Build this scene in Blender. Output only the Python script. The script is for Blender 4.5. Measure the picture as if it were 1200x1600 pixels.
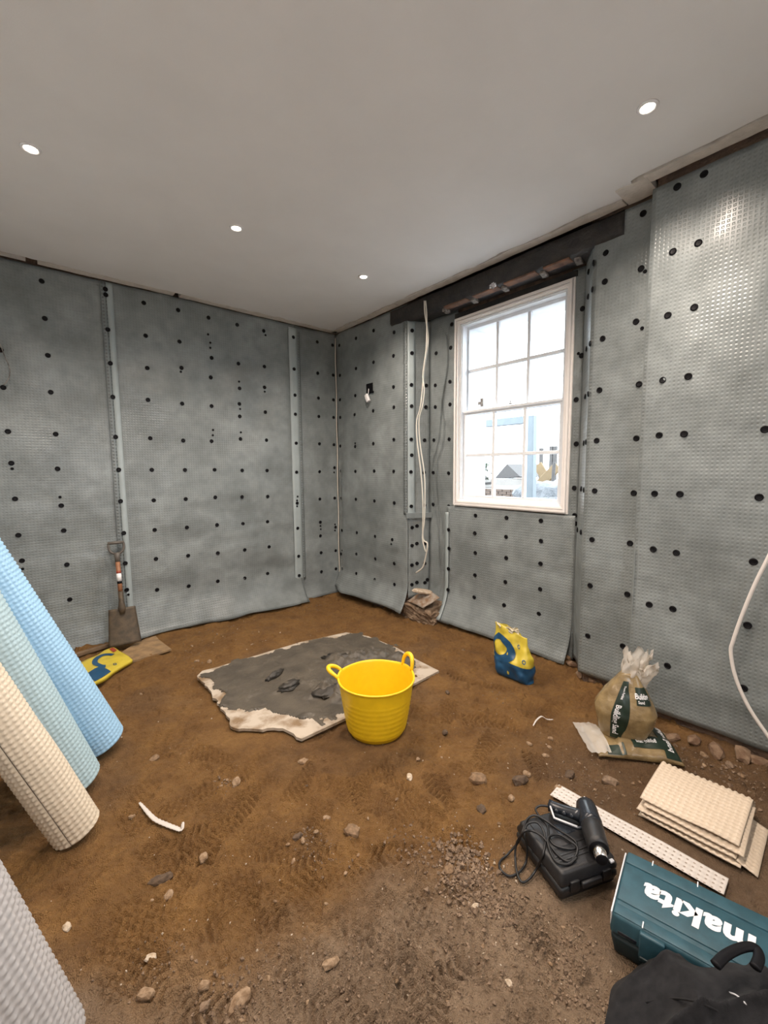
import bpy, bmesh, math, random
import numpy as np
from mathutils import Vector, Matrix, Euler, noise as mnoise

for _o in list(bpy.data.objects):
    bpy.data.objects.remove(_o)
scene = bpy.context.scene
COL = scene.collection
PI = math.pi

# ------------------------------------------------------------------ camera
FPX = 671.3                       # focal length in pixels of the 1200 x 1600 frame
PITCH, HEAD, ROLL = math.radians(5.65), math.radians(50.02), math.radians(-0.416)
CAM = np.array([0.0, 0.0, 1.5])
_F = np.array([math.cos(HEAD) * math.cos(PITCH), math.sin(HEAD) * math.cos(PITCH), -math.sin(PITCH)])
_R0 = np.array([math.sin(HEAD), -math.cos(HEAD), 0.0])
_U0 = np.cross(_R0, _F)
_R = _R0 * math.cos(ROLL) + _U0 * math.sin(ROLL)
_U = _U0 * math.cos(ROLL) - _R0 * math.sin(ROLL)
cd = bpy.data.cameras.new('camera')
cd.sensor_fit = 'HORIZONTAL'
cd.sensor_width = 36.0
cd.lens = FPX / 1200.0 * 36.0
cd.clip_start = 0.02
cd.clip_end = 200
camo = bpy.data.objects.new('camera', cd)
COL.objects.link(camo)
camo.matrix_world = Matrix(((_R[0], _U[0], -_F[0], CAM[0]), (_R[1], _U[1], -_F[1], CAM[1]),
                            (_R[2], _U[2], -_F[2], CAM[2]), (0, 0, 0, 1)))
scene.camera = camo

# ------------------------------------------------------------------ world, exposure
world = bpy.data.worlds.new('overcast_sky')
scene.world = world
world.use_nodes = True
bg = world.node_tree.nodes['Background']
bg.inputs[0].default_value = (0.86, 0.93, 1.0, 1)
bg.inputs[1].default_value = 9.5
scene.view_settings.view_transform = 'Standard'
scene.view_settings.look = 'None'
scene.view_settings.exposure = 0.0
scene.view_settings.gamma = 1.0
scene.view_settings.use_curve_mapping = False
LAMP_W = 106.0                     # one ceiling downlight
scene.cycles.max_bounces = 10
scene.cycles.diffuse_bounces = 5
scene.cycles.transparent_max_bounces = 12
scene.cycles.use_denoising = True
scene.cycles.sample_clamp_indirect = 6.0
scene.cycles.caustics_reflective = False
scene.cycles.caustics_refractive = False

def sky_portal(loc, rot, sx, sy):
    d = bpy.data.lights.new('sky_portal', 'AREA')
    d.shape = 'RECTANGLE'; d.size = sx; d.size_y = sy
    d.cycles.is_portal = True
    o = bpy.data.objects.new('sky_portal', d)
    COL.objects.link(o); o.location = loc; o.rotation_euler = rot
sky_portal((3.43, 2.115, 2.0), (0, math.radians(90), 0), 1.75, 1.12)          # daylight through the sash window
sky_portal((0.95, -0.93, 1.825), (math.radians(90), 0, 0), 0.70, 1.25)          # and through the opening behind the camera

# ------------------------------------------------------------------ pixel -> place helpers
def ray(px, py):
    return _F + _R * (px - 600.0) / FPX + _U * (800.0 - py) / FPX
def on(ax, val, px, py):
    d = ray(px, py)
    return CAM + d * ((val - CAM[ax]) / d[ax])

# ------------------------------------------------------------------ mesh helpers
rng = np.random.default_rng(7)
random.seed(7)

def lat(ix, iy, seed):
    h = (ix.astype(np.int64) * 374761393 + iy.astype(np.int64) * 668265263 + seed * 974634721) & 0x7fffffff
    h = ((h ^ (h >> 13)) * 1274126177) & 0x7fffffff
    return ((h ^ (h >> 16)) & 0xffff) / 65535.0
def vnoise(x, y, seed=0):
    x = np.asarray(x, float); y = np.asarray(y, float)
    ix = np.floor(x); iy = np.floor(y)
    fx = x - ix; fy = y - iy
    ix = ix.astype(np.int64); iy = iy.astype(np.int64)
    fx = fx * fx * (3 - 2 * fx); fy = fy * fy * (3 - 2 * fy)
    a = lat(ix, iy, seed); b = lat(ix + 1, iy, seed); c = lat(ix, iy + 1, seed); d = lat(ix + 1, iy + 1, seed)
    return (a + (b - a) * fx) * (1 - fy) + (c + (d - c) * fx) * fy - 0.5
def fbm(x, y, seed=0, octv=4, gain=0.5):
    s = 0; a = 1.0; f = 1.0
    for i in range(octv):
        s = s + a * vnoise(np.asarray(x) * f + 17.3 * i, np.asarray(y) * f - 9.1 * i, seed + i)
        a *= gain; f *= 2.03
    return s
def sstep(a, b, x):
    t = np.clip((x - a) / (b - a), 0, 1)
    return t * t * (3 - 2 * t)

def org(o):
    v = Vector((0, 0, 0))
    while o is not None:
        v += o.location
        o = o.parent
    return v
def finish(name, me, mat, parent=None, smooth=False, world=True):
    """links a mesh; its vertices are world coordinates (world=True) or the parent's local ones"""
    if smooth:
        me.polygons.foreach_set('use_smooth', [True] * len(me.polygons))
    if mat is not None:
        for m in (mat if isinstance(mat, (list, tuple)) else [mat]):
            me.materials.append(m)
    o = bpy.data.objects.new(name, me)
    COL.objects.link(o)
    if parent is not None:
        o.parent = parent
        if world:
            v = org(parent)
            if v.length > 0:
                me.transform(Matrix.Translation(-v))
    return o
def mesh(name, verts, faces, mat, parent=None, smooth=False, world=True):
    me = bpy.data.meshes.new(name)
    me.from_pydata([tuple(map(float, v)) for v in verts], [], faces)
    me.update()
    return finish(name, me, mat, parent, smooth, world)
def grid_data(P, closeu=False, uv=None, mask=None):
    """P[nu,nv,3] -> mesh, fast"""
    nu, nv = P.shape[:2]
    me = bpy.data.meshes.new('grid')
    idx = np.arange(nu * nv).reshape(nu, nv)
    i2 = np.vstack([idx, idx[:1]]) if closeu else idx
    q = np.stack([i2[:-1, :-1], i2[1:, :-1], i2[1:, 1:], i2[:-1, 1:]], -1).reshape(-1, 4)
    if mask is not None:
        q = q[mask.reshape(-1)]
    n = len(q)
    me.vertices.add(nu * nv)
    me.vertices.foreach_set('co', np.ascontiguousarray(P, np.float32).ravel())
    me.loops.add(n * 4)
    me.loops.foreach_set('vertex_index', q.astype(np.int32).ravel())
    me.polygons.add(n)
    me.polygons.foreach_set('loop_start', np.arange(0, n * 4, 4, dtype=np.int32))
    me.update(calc_edges=True)
    if uv is not None:
        ul = me.uv_layers.new(name='UVMap')
        ul.data.foreach_set('uv', np.ascontiguousarray(uv.reshape(-1, 2)[q.ravel()], np.float32).ravel())
    me.validate()
    return me
def grid(name, P, mat, parent=None, smooth=True, closeu=False, uv=None, mask=None, world=True):
    me = grid_data(P, closeu, uv, mask)
    me.name = name
    return finish(name, me, mat, parent, smooth, world)
def box_bm(sx, sy, sz, bev=0.0, seg=2):
    bm = bmesh.new()
    bmesh.ops.create_cube(bm, size=1.0)
    bmesh.ops.scale(bm, vec=(sx, sy, sz), verts=bm.verts)
    if bev > 0:
        bmesh.ops.bevel(bm, geom=list(bm.edges) + list(bm.verts), offset=bev, segments=seg, affect='EDGES', profile=0.6)
    return bm
def bm_obj(name, bm, mat, parent=None, smooth=False, world=True, mw=None):
    if mw is not None:
        bmesh.ops.transform(bm, matrix=mw, verts=bm.verts)
    me = bpy.data.meshes.new(name)
    bm.to_mesh(me)
    bm.free()
    return finish(name, me, mat, parent, smooth, world)
def box(name, c, s, mat, parent=None, bev=0.0, rot=None, world=True, seg=2):
    mw = Matrix.Translation(Vector(c))
    if rot is not None:
        mw = mw @ Euler(rot).to_matrix().to_4x4()
    return bm_obj(name, box_bm(*s, bev, seg), mat, parent, bev > 0 and seg > 1, world, mw)
def prism(name, poly, z0, z1, mat, parent=None, world=True, smooth=False):
    n = len(poly)
    v = [(p[0], p[1], z0) for p in poly] + [(p[0], p[1], z1) for p in poly]
    f = [tuple(range(n - 1, -1, -1)), tuple(range(n, 2 * n))]
    f += [(i, (i + 1) % n, n + (i + 1) % n, n + i) for i in range(n)]
    return mesh(name, v, f, mat, parent, smooth, world)
def smooth_path(pts, n=8, closed=False):
    pts = [np.array(p, float) for p in pts]
    out = []
    m = len(pts)
    for i in range(m - 1):
        p0 = pts[max(i - 1, 0)]; p1 = pts[i]; p2 = pts[i + 1]; p3 = pts[min(i + 2, m - 1)]
        for k in range(n):
            t = k / n
            out.append(0.5 * ((2 * p1) + (-p0 + p2) * t + (2 * p0 - 5 * p1 + 4 * p2 - p3) * t * t
                              + (-p0 + 3 * p1 - 3 * p2 + p3) * t ** 3))
    out.append(pts[-1])
    return out
def tube_mesh(pts, r, seg=8, flat=None):
    """swept tube; r number or list; flat=(a,b) scales the section"""
    pts = [Vector(p) for p in pts]
    n = len(pts)
    rs = r if hasattr(r, '__len__') else [r] * n
    verts = []; faces = []
    t0 = (pts[1] - pts[0]).normalized()
    up = Vector((0, 0, 1)) if abs(t0.z) < 0.9 else Vector((1, 0, 0))
    nrm = t0.cross(up).normalized()
    for i, p in enumerate(pts):
        t = (pts[min(i + 1, n - 1)] - pts[max(i - 1, 0)]).normalized()
        nrm = (nrm - t * nrm.dot(t)).normalized()
        b = t.cross(nrm)
        fa, fb = flat or (1, 1)
        for k in range(seg):
            a = 2 * PI * k / seg
            verts.append(p + (nrm * math.cos(a) * fa + b * math.sin(a) * fb) * rs[i])
    for i in range(n - 1):
        for k in range(seg):
            faces.append((i * seg + k, i * seg + (k + 1) % seg, (i + 1) * seg + (k + 1) % seg, (i + 1) * seg + k))
    faces.append(tuple(range(seg - 1, -1, -1)))
    faces.append(tuple(range((n - 1) * seg, n * seg)))
    return verts, faces
def tube(name, pts, r, mat, parent=None, seg=8, world=True, flat=None):
    v, f = tube_mesh(pts, r, seg, flat)
    return mesh(name, v, f, mat, parent, True, world)
def lathe(name, prof, mat, parent=None, seg=32, c=(0, 0, 0), world=True, smooth=True):
    P = np.zeros((seg, len(prof), 3))
    for i in range(seg):
        a = 2 * PI * i / seg
        for j, (r, z) in enumerate(prof):
            P[i, j] = (c[0] + r * math.cos(a), c[1] + r * math.sin(a), c[2] + z)
    return grid(name, P, mat, parent, smooth, closeu=True, world=world)
def tag(o, label, cat, group=None, kind=None):
    o['label'] = label
    o['category'] = cat
    if group: o['group'] = group
    if kind: o['kind'] = kind
    return o
def struct(o, label=None):
    o['kind'] = 'structure'
    if label: o['label'] = label
    return o
def thing(name, loc, label, cat, group=None, rot=None):
    o = bpy.data.objects.new(name, None)
    o.empty_display_size = 0.05
    COL.objects.link(o)
    o.location = loc
    if rot: o.rotation_euler = rot
    return tag(o, label, cat, group)
_tc = {}
def text2d(s, size=1.0, bold=0.0, shear=0.0, spacing=1.0):
    """flat lettering -> (verts2d centred, faces)"""
    cu = bpy.data.curves.new('lettering', 'FONT')
    cu.body = s; cu.size = size; cu.offset = bold; cu.shear = shear; cu.space_character = spacing
    cu.align_x = 'CENTER'; cu.align_y = 'CENTER'; cu.resolution_u = 3
    o = bpy.data.objects.new('lettering', cu)
    COL.objects.link(o)
    dg = bpy.context.evaluated_depsgraph_get()
    me = bpy.data.meshes.new_from_object(o.evaluated_get(dg))
    v = [(x.co.x, x.co.y) for x in me.vertices]
    f = [tuple(p.vertices) for p in me.polygons]
    bpy.data.objects.remove(o); bpy.data.curves.remove(cu); bpy.data.meshes.remove(me)
    return v, f

def thick_below(o, t_):
    nzs = sum(p.normal.z * p.area for p in o.data.polygons)
    md = o.modifiers.new('thickness', 'SOLIDIFY'); md.thickness = t_; md.offset = -1 if nzs > 0 else 1

# ------------------------------------------------------------------ materials
def nt(name):
    m = bpy.data.materials.new(name)
    m.use_nodes = True
    t = m.node_tree
    return m, t, t.nodes['Principled BSDF']
def N(t, kind, **kw):
    n = t.nodes.new(kind)
    for k, v in kw.items():
        setattr(n, k, v)
    return n
def mixrgb(t, fac, a, b, mode='MIX'):
    n = N(t, 'ShaderNodeMix', data_type='RGBA', blend_type=mode)
    for sock, v in ((n.inputs[0], fac), (n.inputs[6], a), (n.inputs[7], b)):
        if hasattr(v, 'links'):
            t.links.new(v, sock)
        elif hasattr(v, '__len__'):
            sock.default_value = (*v, 1) if len(v) == 3 else v
        else:
            sock.default_value = v
    return n.outputs[2]
def maprange(t, v, a, b, c=0.0, d=1.0):
    n = N(t, 'ShaderNodeMapRange')
    t.links.new(v, n.inputs[0])
    for i, x in enumerate((a, b, c, d)):
        n.inputs[i + 1].default_value = x
    return n.outputs[0]
def noisetex(t, scale, detail=3, rough=0.55, vec=None):
    n = N(t, 'ShaderNodeTexNoise')
    n.inputs['Scale'].default_value = scale
    n.inputs['Detail'].default_value = detail
    n.inputs['Roughness'].default_value = rough
    if vec is None:
        g = N(t, 'ShaderNodeNewGeometry')
        vec = g.outputs['Position']
    t.links.new(vec, n.inputs['Vector'])
    return n.outputs['Fac']
def bump(t, p, h, dist=0.002, strength=1.0):
    b = N(t, 'ShaderNodeBump')
    b.inputs['Strength'].default_value = strength
    b.inputs['Distance'].default_value = dist
    t.links.new(h, b.inputs['Height'])
    t.links.new(b.outputs[0], p.inputs['Normal'])
    return b
def mat(name, c, rough=0.6, spec=0.5, metal=0.0, vary=0.12, vs=12.0, c2=None, bs=None, bd=0.001, coat=0.0, lo=0.35, hi=0.65):
    m, t, p = nt(name)
    if c2 is None:
        c2 = tuple(x * (1 - vary * 2) for x in c)
    f = maprange(t, noisetex(t, vs, 4), lo, hi)
    t.links.new(mixrgb(t, f, c, c2), p.inputs['Base Color'])
    p.inputs['Roughness'].default_value = rough
    p.inputs['Specular IOR Level'].default_value = spec
    p.inputs['Metallic'].default_value = metal
    p.inputs['Coat Weight'].default_value = coat
    if bs:
        bump(t, p, noisetex(t, bs, 4), bd)
    return m

def membrane_mat(name, ca, cb, pitch=0.0215, depth=0.0012, rough=0.32, dark=0.07):
    """studded damp-proof sheet: regular dimples from the sheet's own UVs (metres)"""
    m, t, p = nt(name)
    uv = N(t, 'ShaderNodeUVMap')
    sep = N(t, 'ShaderNodeSeparateXYZ')
    t.links.new(uv.outputs[0], sep.inputs[0])
    def tri(s):
        a = N(t, 'ShaderNodeMath', operation='PINGPONG')
        t.links.new(s, a.inputs[0]); a.inputs[1].default_value = pitch / 2
        b = N(t, 'ShaderNodeMath', operation='MULTIPLY')
        t.links.new(a.outputs[0], b.inputs[0]); b.inputs[1].default_value = 2.0 / pitch
        return b.outputs[0]
    mx = N(t, 'ShaderNodeMath', operation='MINIMUM')
    t.links.new(tri(sep.outputs[0]), mx.inputs[0]); t.links.new(tri(sep.outputs[1]), mx.inputs[1])
    dim = maprange(t, mx.outputs[0], 0.35, 0.72)
    big = maprange(t, noisetex(t, 2.6, 6, 0.65), 0.34, 0.66)
    mid = maprange(t, noisetex(t, 9.0, 4), 0.45, 0.75, 0.0, 0.6)
    c = mixrgb(t, big, ca, cb)
    c = mixrgb(t, mid, c, tuple(x * 0.9 for x in cb), 'MIX')
    f2 = N(t, 'ShaderNodeMath', operation='MULTIPLY'); t.links.new(dim, f2.inputs[0]); f2.inputs[1].default_value = dark
    c = mixrgb(t, f2.outputs[0], c, tuple(x * 0.5 for x in ca))
    t.links.new(c, p.inputs['Base Color'])
    p.inputs['Roughness'].default_value = rough
    inv = N(t, 'ShaderNodeMath', operation='SUBTRACT'); inv.inputs[0].default_value = 1.0; t.links.new(dim, inv.inputs[1])
    bump(t, p, inv.outputs[0], depth, 1.0)
    return m

M = {}
M['membrane'] = membrane_mat('grey_studded_membrane', (0.280, 0.314, 0.321), (0.168, 0.190, 0.193))
M['tape'] = mat('pale_joint_tape', (0.38, 0.44, 0.455), 0.3, vs=6, vary=0.06)
M['tape_edge'] = membrane_mat('punched_tape_edge', (0.22, 0.252, 0.262), (0.17, 0.195, 0.20), pitch=0.028, depth=0.002, dark=0.85)
M['plug'] = mat('black_plastic_plug', (0.004, 0.004, 0.006), 0.55, spec=0.2, vary=0.1)
M['masonry'] = mat('old_rubble_masonry', (0.20, 0.13, 0.09), 0.95, c2=(0.10, 0.07, 0.055), vs=14, bs=30, bd=0.02)
M['plaster'] = mat('white_plaster', (0.79, 0.785, 0.78), 0.75, vary=0.02, vs=3, bs=160, bd=0.0004)
M['plaster_edge'] = mat('rough_plaster_edge', (0.70, 0.66, 0.61), 0.9, vary=0.08, vs=14, bs=60, bd=0.003)
M['void_shade'] = mat('ceiling_void_shade', (0.07, 0.05, 0.04), 0.95)
M['paintedwood'] = mat('white_painted_timber', (0.83, 0.86, 0.90), 0.4, vary=0.03, vs=20)
M['primed'] = mat('cream_primed_timber', (0.89, 0.86, 0.84), 0.42, vary=0.02, vs=20)
M['beam'] = mat('blackened_oak', (0.013, 0.014, 0.017), 0.5, c2=(0.036, 0.032, 0.030), vs=9, bs=45, bd=0.006)
M['redboard'] = mat('reddish_board', (0.26, 0.14, 0.09), 0.8, c2=(0.13, 0.08, 0.06), vs=16, bs=70, bd=0.002)
M['cleat'] = mat('grey_cleat', (0.30, 0.28, 0.26), 0.7, c2=(0.09, 0.08, 0.075), vs=40)
M['foil'] = mat('crumpled_foil', (0.75, 0.76, 0.80), 0.25, metal=1.0, vary=0.1)
M['cable'] = mat('cream_cable', (0.74, 0.70, 0.62), 0.45, vary=0.04)
M['cable_w'] = mat('white_cable', (0.78, 0.74, 0.71), 0.4, vary=0.03)
M['cord'] = mat('black_rubber_cord', (0.012, 0.012, 0.013), 0.45, vary=0.1)
M['black'] = mat('black_moulded_plastic', (0.020, 0.020, 0.022), 0.42, vary=0.15, vs=60, bs=400, bd=0.0004)
M['blackg'] = mat('glossy_black_plastic', (0.018, 0.022, 0.030), 0.25, vary=0.1)
M['steel'] = mat('bright_steel', (0.72, 0.70, 0.68), 0.25, metal=1.0, vary=0.05)
M['silver'] = mat('silver_edge', (0.75, 0.75, 0.78), 0.35, vary=0.03)
M['teal'] = mat('teal_moulded_plastic', (0.028, 0.088, 0.118), 0.42, vary=0.12, vs=30, bs=500, bd=0.0003)
M['teald'] = mat('dark_teal_plastic', (0.006, 0.020, 0.025), 0.5, vary=0.1)
M['white'] = mat('white_print', (0.85, 0.85, 0.87), 0.5, vary=0.02)
M['cloth'] = mat('black_cloth', (0.013, 0.013, 0.015), 0.95, spec=0.2, c2=(0.022, 0.022, 0.024), vs=40, bs=700, bd=0.0006)
M['cloth'].node_tree.nodes['Principled BSDF'].inputs['Sheen Weight'].default_value = 0.05
M['yellow'] = mat('yellow_flexible_plastic', (0.90, 0.585, 0.014), 0.38, vary=0.03, vs=25)
M['speck'] = mat('brown_specks', (0.25, 0.14, 0.03), 0.8)
M['board'] = mat('white_faced_board', (0.50, 0.43, 0.35), 0.6, c2=(0.22, 0.145, 0.08), vs=9, bs=50, bd=0.001, lo=0.42, hi=0.66)
M['mortar'] = mat('wet_grey_mortar', (0.105, 0.088, 0.066), 0.5, c2=(0.066, 0.056, 0.043), vs=7, bs=60, bd=0.003)
M['mortard'] = mat('fresh_dark_mortar', (0.052, 0.045, 0.037), 0.5, vary=0.15, bs=80, bd=0.003)
M['sacky'] = mat('yellow_plastic_sack', (0.62, 0.49, 0.05), 0.36, vary=0.06, vs=18)
M['sackb'] = mat('blue_print', (0.012, 0.075, 0.17), 0.4, vary=0.1)
M['sacki'] = mat('pale_sack_lining', (0.72, 0.65, 0.50), 0.5, vary=0.1)
M['sackr'] = mat('red_print', (0.35, 0.06, 0.03), 0.45)
M['green'] = mat('dark_green_print', (0.012, 0.028, 0.018), 0.35, vary=0.1)
M['sand'] = mat('sand_behind_clear_plastic', (0.31, 0.225, 0.108), 0.26, c2=(0.20, 0.14, 0.068), vs=13, bs=25, bd=0.006, coat=0.4)
M['ply'] = mat('dirty_plywood', (0.34, 0.22, 0.11), 0.8, c2=(0.20, 0.13, 0.07), vs=14)
M['batten'] = mat('dirty_timber_batten', (0.20, 0.13, 0.075), 0.85, vary=0.2)
M['spade'] = mat('soil_stained_steel', (0.070, 0.057, 0.043), 0.6, c2=(0.12, 0.09, 0.06), vs=22, metal=0.3, bs=60, bd=0.001)
M['ash'] = mat('reddish_ash_shaft', (0.33, 0.15, 0.075), 0.5, vary=0.15, vs=30)
M['grip'] = mat('grey_brown_grip', (0.13, 0.115, 0.10), 0.5, vary=0.1)
M['slate'] = mat('mud_stained_flap', (0.36, 0.31, 0.26), 0.7, c2=(0.22, 0.13, 0.07), vs=22, bs=60, bd=0.002)
M['bulb'], _t, _p = nt('lit_downlight_lens')
_p.inputs['Emission Color'].default_value = (1.0, 0.86, 0.68, 1)
_p.inputs['Emission Strength'].default_value = 30.0
M['rubblewall'] = mat('pale_rubble_footing', (0.30, 0.22, 0.15), 0.9, c2=(0.16, 0.10, 0.06), vs=24, bs=50, bd=0.01)
M['rubble'] = mat('red_rubble', (0.15, 0.085, 0.05), 0.9, c2=(0.25, 0.17, 0.11), vs=26, bs=60, bd=0.004)
def stonemat(name, a, b):
    return mat(name, a, 0.8, c2=b, vs=60, bs=120, bd=0.002)
M['st_pale'] = stonemat('pale_stone', (0.37, 0.26, 0.165), (0.19, 0.115, 0.06))
M['st_brown'] = stonemat('brown_stone', (0.27, 0.17, 0.095), (0.14, 0.085, 0.045))
M['st_dark'] = stonemat('dark_stone', (0.125, 0.080, 0.048), (0.065, 0.042, 0.027))
M['st_white'] = stonemat('white_chip', (0.60, 0.51, 0.41), (0.40, 0.30, 0.20))
M['st_grey'] = stonemat('grey_gravel', (0.27, 0.185, 0.12), (0.15, 0.10, 0.065))
def rollmat(name, c, rough=0.36):
    m, t, p = nt(name)
    f = maprange(t, noisetex(t, 5.0, 3), 0.3, 0.7)
    t.links.new(mixrgb(t, f, c, tuple(x * 0.93 for x in c)), p.inputs['Base Color'])
    p.inputs['Roughness'].default_value = rough
    p.inputs['Subsurface Weight'].default_value = 0.0
    return m
M['roll_cream'] = rollmat('cream_studded_membrane', (0.72, 0.63, 0.50))
M['roll_pale'] = rollmat('pale_blue_studded_membrane', (0.42, 0.57, 0.63))
M['roll_blue'] = rollmat('sky_blue_studded_membrane', (0.36, 0.60, 0.83))
M['roll_grey'] = rollmat('light_grey_studded_membrane', (0.47, 0.46, 0.465))
M['fold_cream'] = rollmat('peach_cream_membrane', (0.66, 0.55, 0.43))
M['strip'] = rollmat('off_white_membrane', (0.64, 0.59, 0.55))
M['stud_shade'] = mat('dimple_shade', (0.36, 0.30, 0.25), 0.6)  # darker version of the strip colour, for the shade in its dimples
# window glass: clear thin pane
m, t, p = nt('window_glass')
t.nodes.remove(p)
tr = N(t, 'ShaderNodeBsdfTransparent'); tr.inputs[0].default_value = (0.97, 0.985, 0.98, 1)
gl = N(t, 'ShaderNodeBsdfGlossy'); gl.inputs['Roughness'].default_value = 0.02
fr = N(t, 'ShaderNodeFresnel'); fr.inputs[0].default_value = 1.45
mx = N(t, 'ShaderNodeMixShader')
geo = N(t, 'ShaderNodeNewGeometry')                      # reflect at the outer faces only, not inside the thin pane
fro = N(t, 'ShaderNodeMath', operation='SUBTRACT', use_clamp=True)
t.links.new(fr.outputs[0], fro.inputs[0]); t.links.new(geo.outputs['Backfacing'], fro.inputs[1])
t.links.new(fro.outputs[0], mx.inputs[0]); t.links.new(tr.outputs[0], mx.inputs[1]); t.links.new(gl.outputs[0], mx.inputs[2])
t.links.new(mx.outputs[0], t.nodes['Material Output'].inputs[0])
M['glass'] = m
# clear crumpled plastic
m, t, p = nt('clear_crumpled_plastic')
tr = N(t, 'ShaderNodeBsdfTransparent'); tr.inputs[0].default_value = (0.93, 0.90, 0.85, 1)
mx = N(t, 'ShaderNodeMixShader'); mx.inputs[0].default_value = 0.44
p.inputs['Base Color'].default_value = (0.84, 0.80, 0.74, 1); p.inputs['Roughness'].default_value = 0.10
t.links.new(tr.outputs[0], mx.inputs[1]); t.links.new(p.outputs[0], mx.inputs[2])
t.links.new(mx.outputs[0], t.nodes['Material Output'].inputs[0])
M['clear'] = m
# earth floor
m, t, p = nt('dug_earth')
at = N(t, 'ShaderNodeAttribute', attribute_name='soil')
sp = N(t, 'ShaderNodeSeparateColor'); t.links.new(at.outputs['Color'], sp.inputs[0])
n1 = maprange(t, noisetex(t, 5.0, 6, 0.62), 0.32, 0.68)
n2 = maprange(t, noisetex(t, 45.0, 5, 0.65), 0.3, 0.72)
n3 = maprange(t, noisetex(t, 260.0, 3, 0.6), 0.62, 0.72)
och = mixrgb(t, n1, (0.355, 0.190, 0.061), (0.215, 0.108, 0.035))
gry = mixrgb(t, n1, (0.385, 0.275, 0.180), (0.275, 0.190, 0.122))
drk = mixrgb(t, n1, (0.210, 0.130, 0.074), (0.135, 0.083, 0.048))
c = mixrgb(t, sp.outputs[0], och, gry)
c = mixrgb(t, sp.outputs[1], c, drk)
c = mixrgb(t, n2, c, mixrgb(t, 1.0, c, (0.74, 0.71, 0.68), 'MULTIPLY'))
f3 = N(t, 'ShaderNodeMath', operation='MULTIPLY'); t.links.new(n3, f3.inputs[0]); f3.inputs[1].default_value = 0.35
c = mixrgb(t, f3.outputs[0], c, (0.44, 0.34, 0.24))
t.links.new(c, p.inputs['Base Color'])
p.inputs['Roughness'].default_value = 0.82
p.inputs['Specular IOR Level'].default_value = 0.35
hb = N(t, 'ShaderNodeMath', operation='ADD')
t.links.new(noisetex(t, 55.0, 5, 0.65), hb.inputs[0]); t.links.new(noisetex(t, 210.0, 3), hb.inputs[1])
bump(t, p, hb.outputs[0], 0.018)
M['earth'] = m

# ------------------------------------------------------------------ room constants
XA, YW, ZC, XB, XP = 2.905, 4.32, 3.07, 3.105, 2.79
XL, YF = -0.70, -0.65           # walls beside and behind the camera

# ------------------------------------------------------------------ floor
step = 0.0056
xs = np.arange(XL - 0.02, 3.16, step); ys = np.arange(YF - 0.02, 4.40, step)
GX, GY = np.meshgrid(xs, ys, indexing='ij')
H = 0.026 * fbm(GX * 1.3, GY * 1.3, 3, 3) + 0.026 * fbm(GX * 6, GY * 6, 11, 4) + 0.013 * fbm(GX * 24, GY * 24, 23, 3) + 0.007 * fbm(GX * 60, GY * 60, 27, 2)
# clods: sharper small lumps
cl = fbm(GX * 16, GY * 16, 31, 3)
H += 0.020 * sstep(0.28, 0.60, cl) - 0.010 * sstep(0.25, 0.6, -cl)
soil_d = GX * 0.643 + GY * 0.766
soil_l = GX * 0.766 - GY * 0.643
def footprint(x, y, ang, L=0.29, kind=0, depth=0.012):
    i0 = max(0, int((x - 0.2 - xs[0]) / step)); i1 = min(len(xs), int((x + 0.2 - xs[0]) / step) + 1)
    j0 = max(0, int((y - 0.2 - ys[0]) / step)); j1 = min(len(ys), int((y + 0.2 - ys[0]) / step) + 1)
    if i1 <= i0 or j1 <= j0: return
    gx = GX[i0:i1, j0:j1]; gy = GY[i0:i1, j0:j1]
    dx = gx - x; dy = gy - y
    u = dx * math.cos(ang) + dy * math.sin(ang)
    v = -dx * math.sin(ang) + dy * math.cos(ang)
    w = 0.048 + 0.012 * np.cos((u / L - 0.22) * 5.0)
    ins_ = sstep(1.0, 0.82, np.abs(u) / (L / 2)) * sstep(1.0, 0.8, np.abs(v) / w)
    if kind == 0:
        tread = np.tanh(3 * np.sin(u * 2 * PI / 0.030 + 2.2 * np.sin(v * 2 * PI / 0.05)))
    elif kind == 1:
        tread = np.tanh(3 * np.sin(u * 2 * PI / 0.034)) * np.tanh(4 * np.sin(v * 2 * PI / 0.042 + 0.6))
    else:
        tread = np.tanh(3 * np.sin(u * 2 * PI / 0.032 + np.abs(v) * 130))
    worn = 0.5 + 0.9 * np.clip(0.5 + 1.3 * fbm(gx * 11, gy * 11, 91, 2), 0, 1)
    h = H[i0:i1, j0:j1]
    H[i0:i1, j0:j1] = h * (1 - 0.5 * ins_) + ins_ * (-depth * 0.35 + depth * 0.30 * tread * worn)
prints = [(827, 1105, .3), (790, 1130, 1.1), (690, 1235, .9), (640, 1270, .2), (735, 1200, 1.9), (840, 1200, .6), (610, 1215, 1.4),
          (350, 1370, .5), (420, 1330, 1.7), (220, 1440, .1), (215, 1250, .7), (440, 1480, 1.1), (560, 1370, .4), (480, 1440, .8),
          (590, 1480, 1.5), (660, 1420, .3), (530, 1560, 1.0), (640, 1560, .5), (330, 1260, 1.2), (400, 1190, .4), (760, 1165, .2),
          (880, 1150, 1.3), (470, 1385, 2.2), (380, 1440, 1.9), (720, 1480, 1.2), (840, 1480, .7), (290, 1330, 2.0), (540, 1240, 1.0),
          (700, 1110, .5), (780, 1075, 1.8), (250, 1160, .9), (560, 1430, 2.4), (600, 1340, 2.0), (510, 1520, 1.5), (700, 1300, 1.3), (860, 1110, .1),
          (250, 1080, 2.0), (330, 1180, 1.6), (720, 1060, 1.2), (640, 975, .6), (450, 960, 1.2)]
for _k in range(46):
    prints.append((float(rng.uniform(230, 940)), float(rng.uniform(1080, 1600)), float(rng.uniform(0, 3))))
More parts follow.
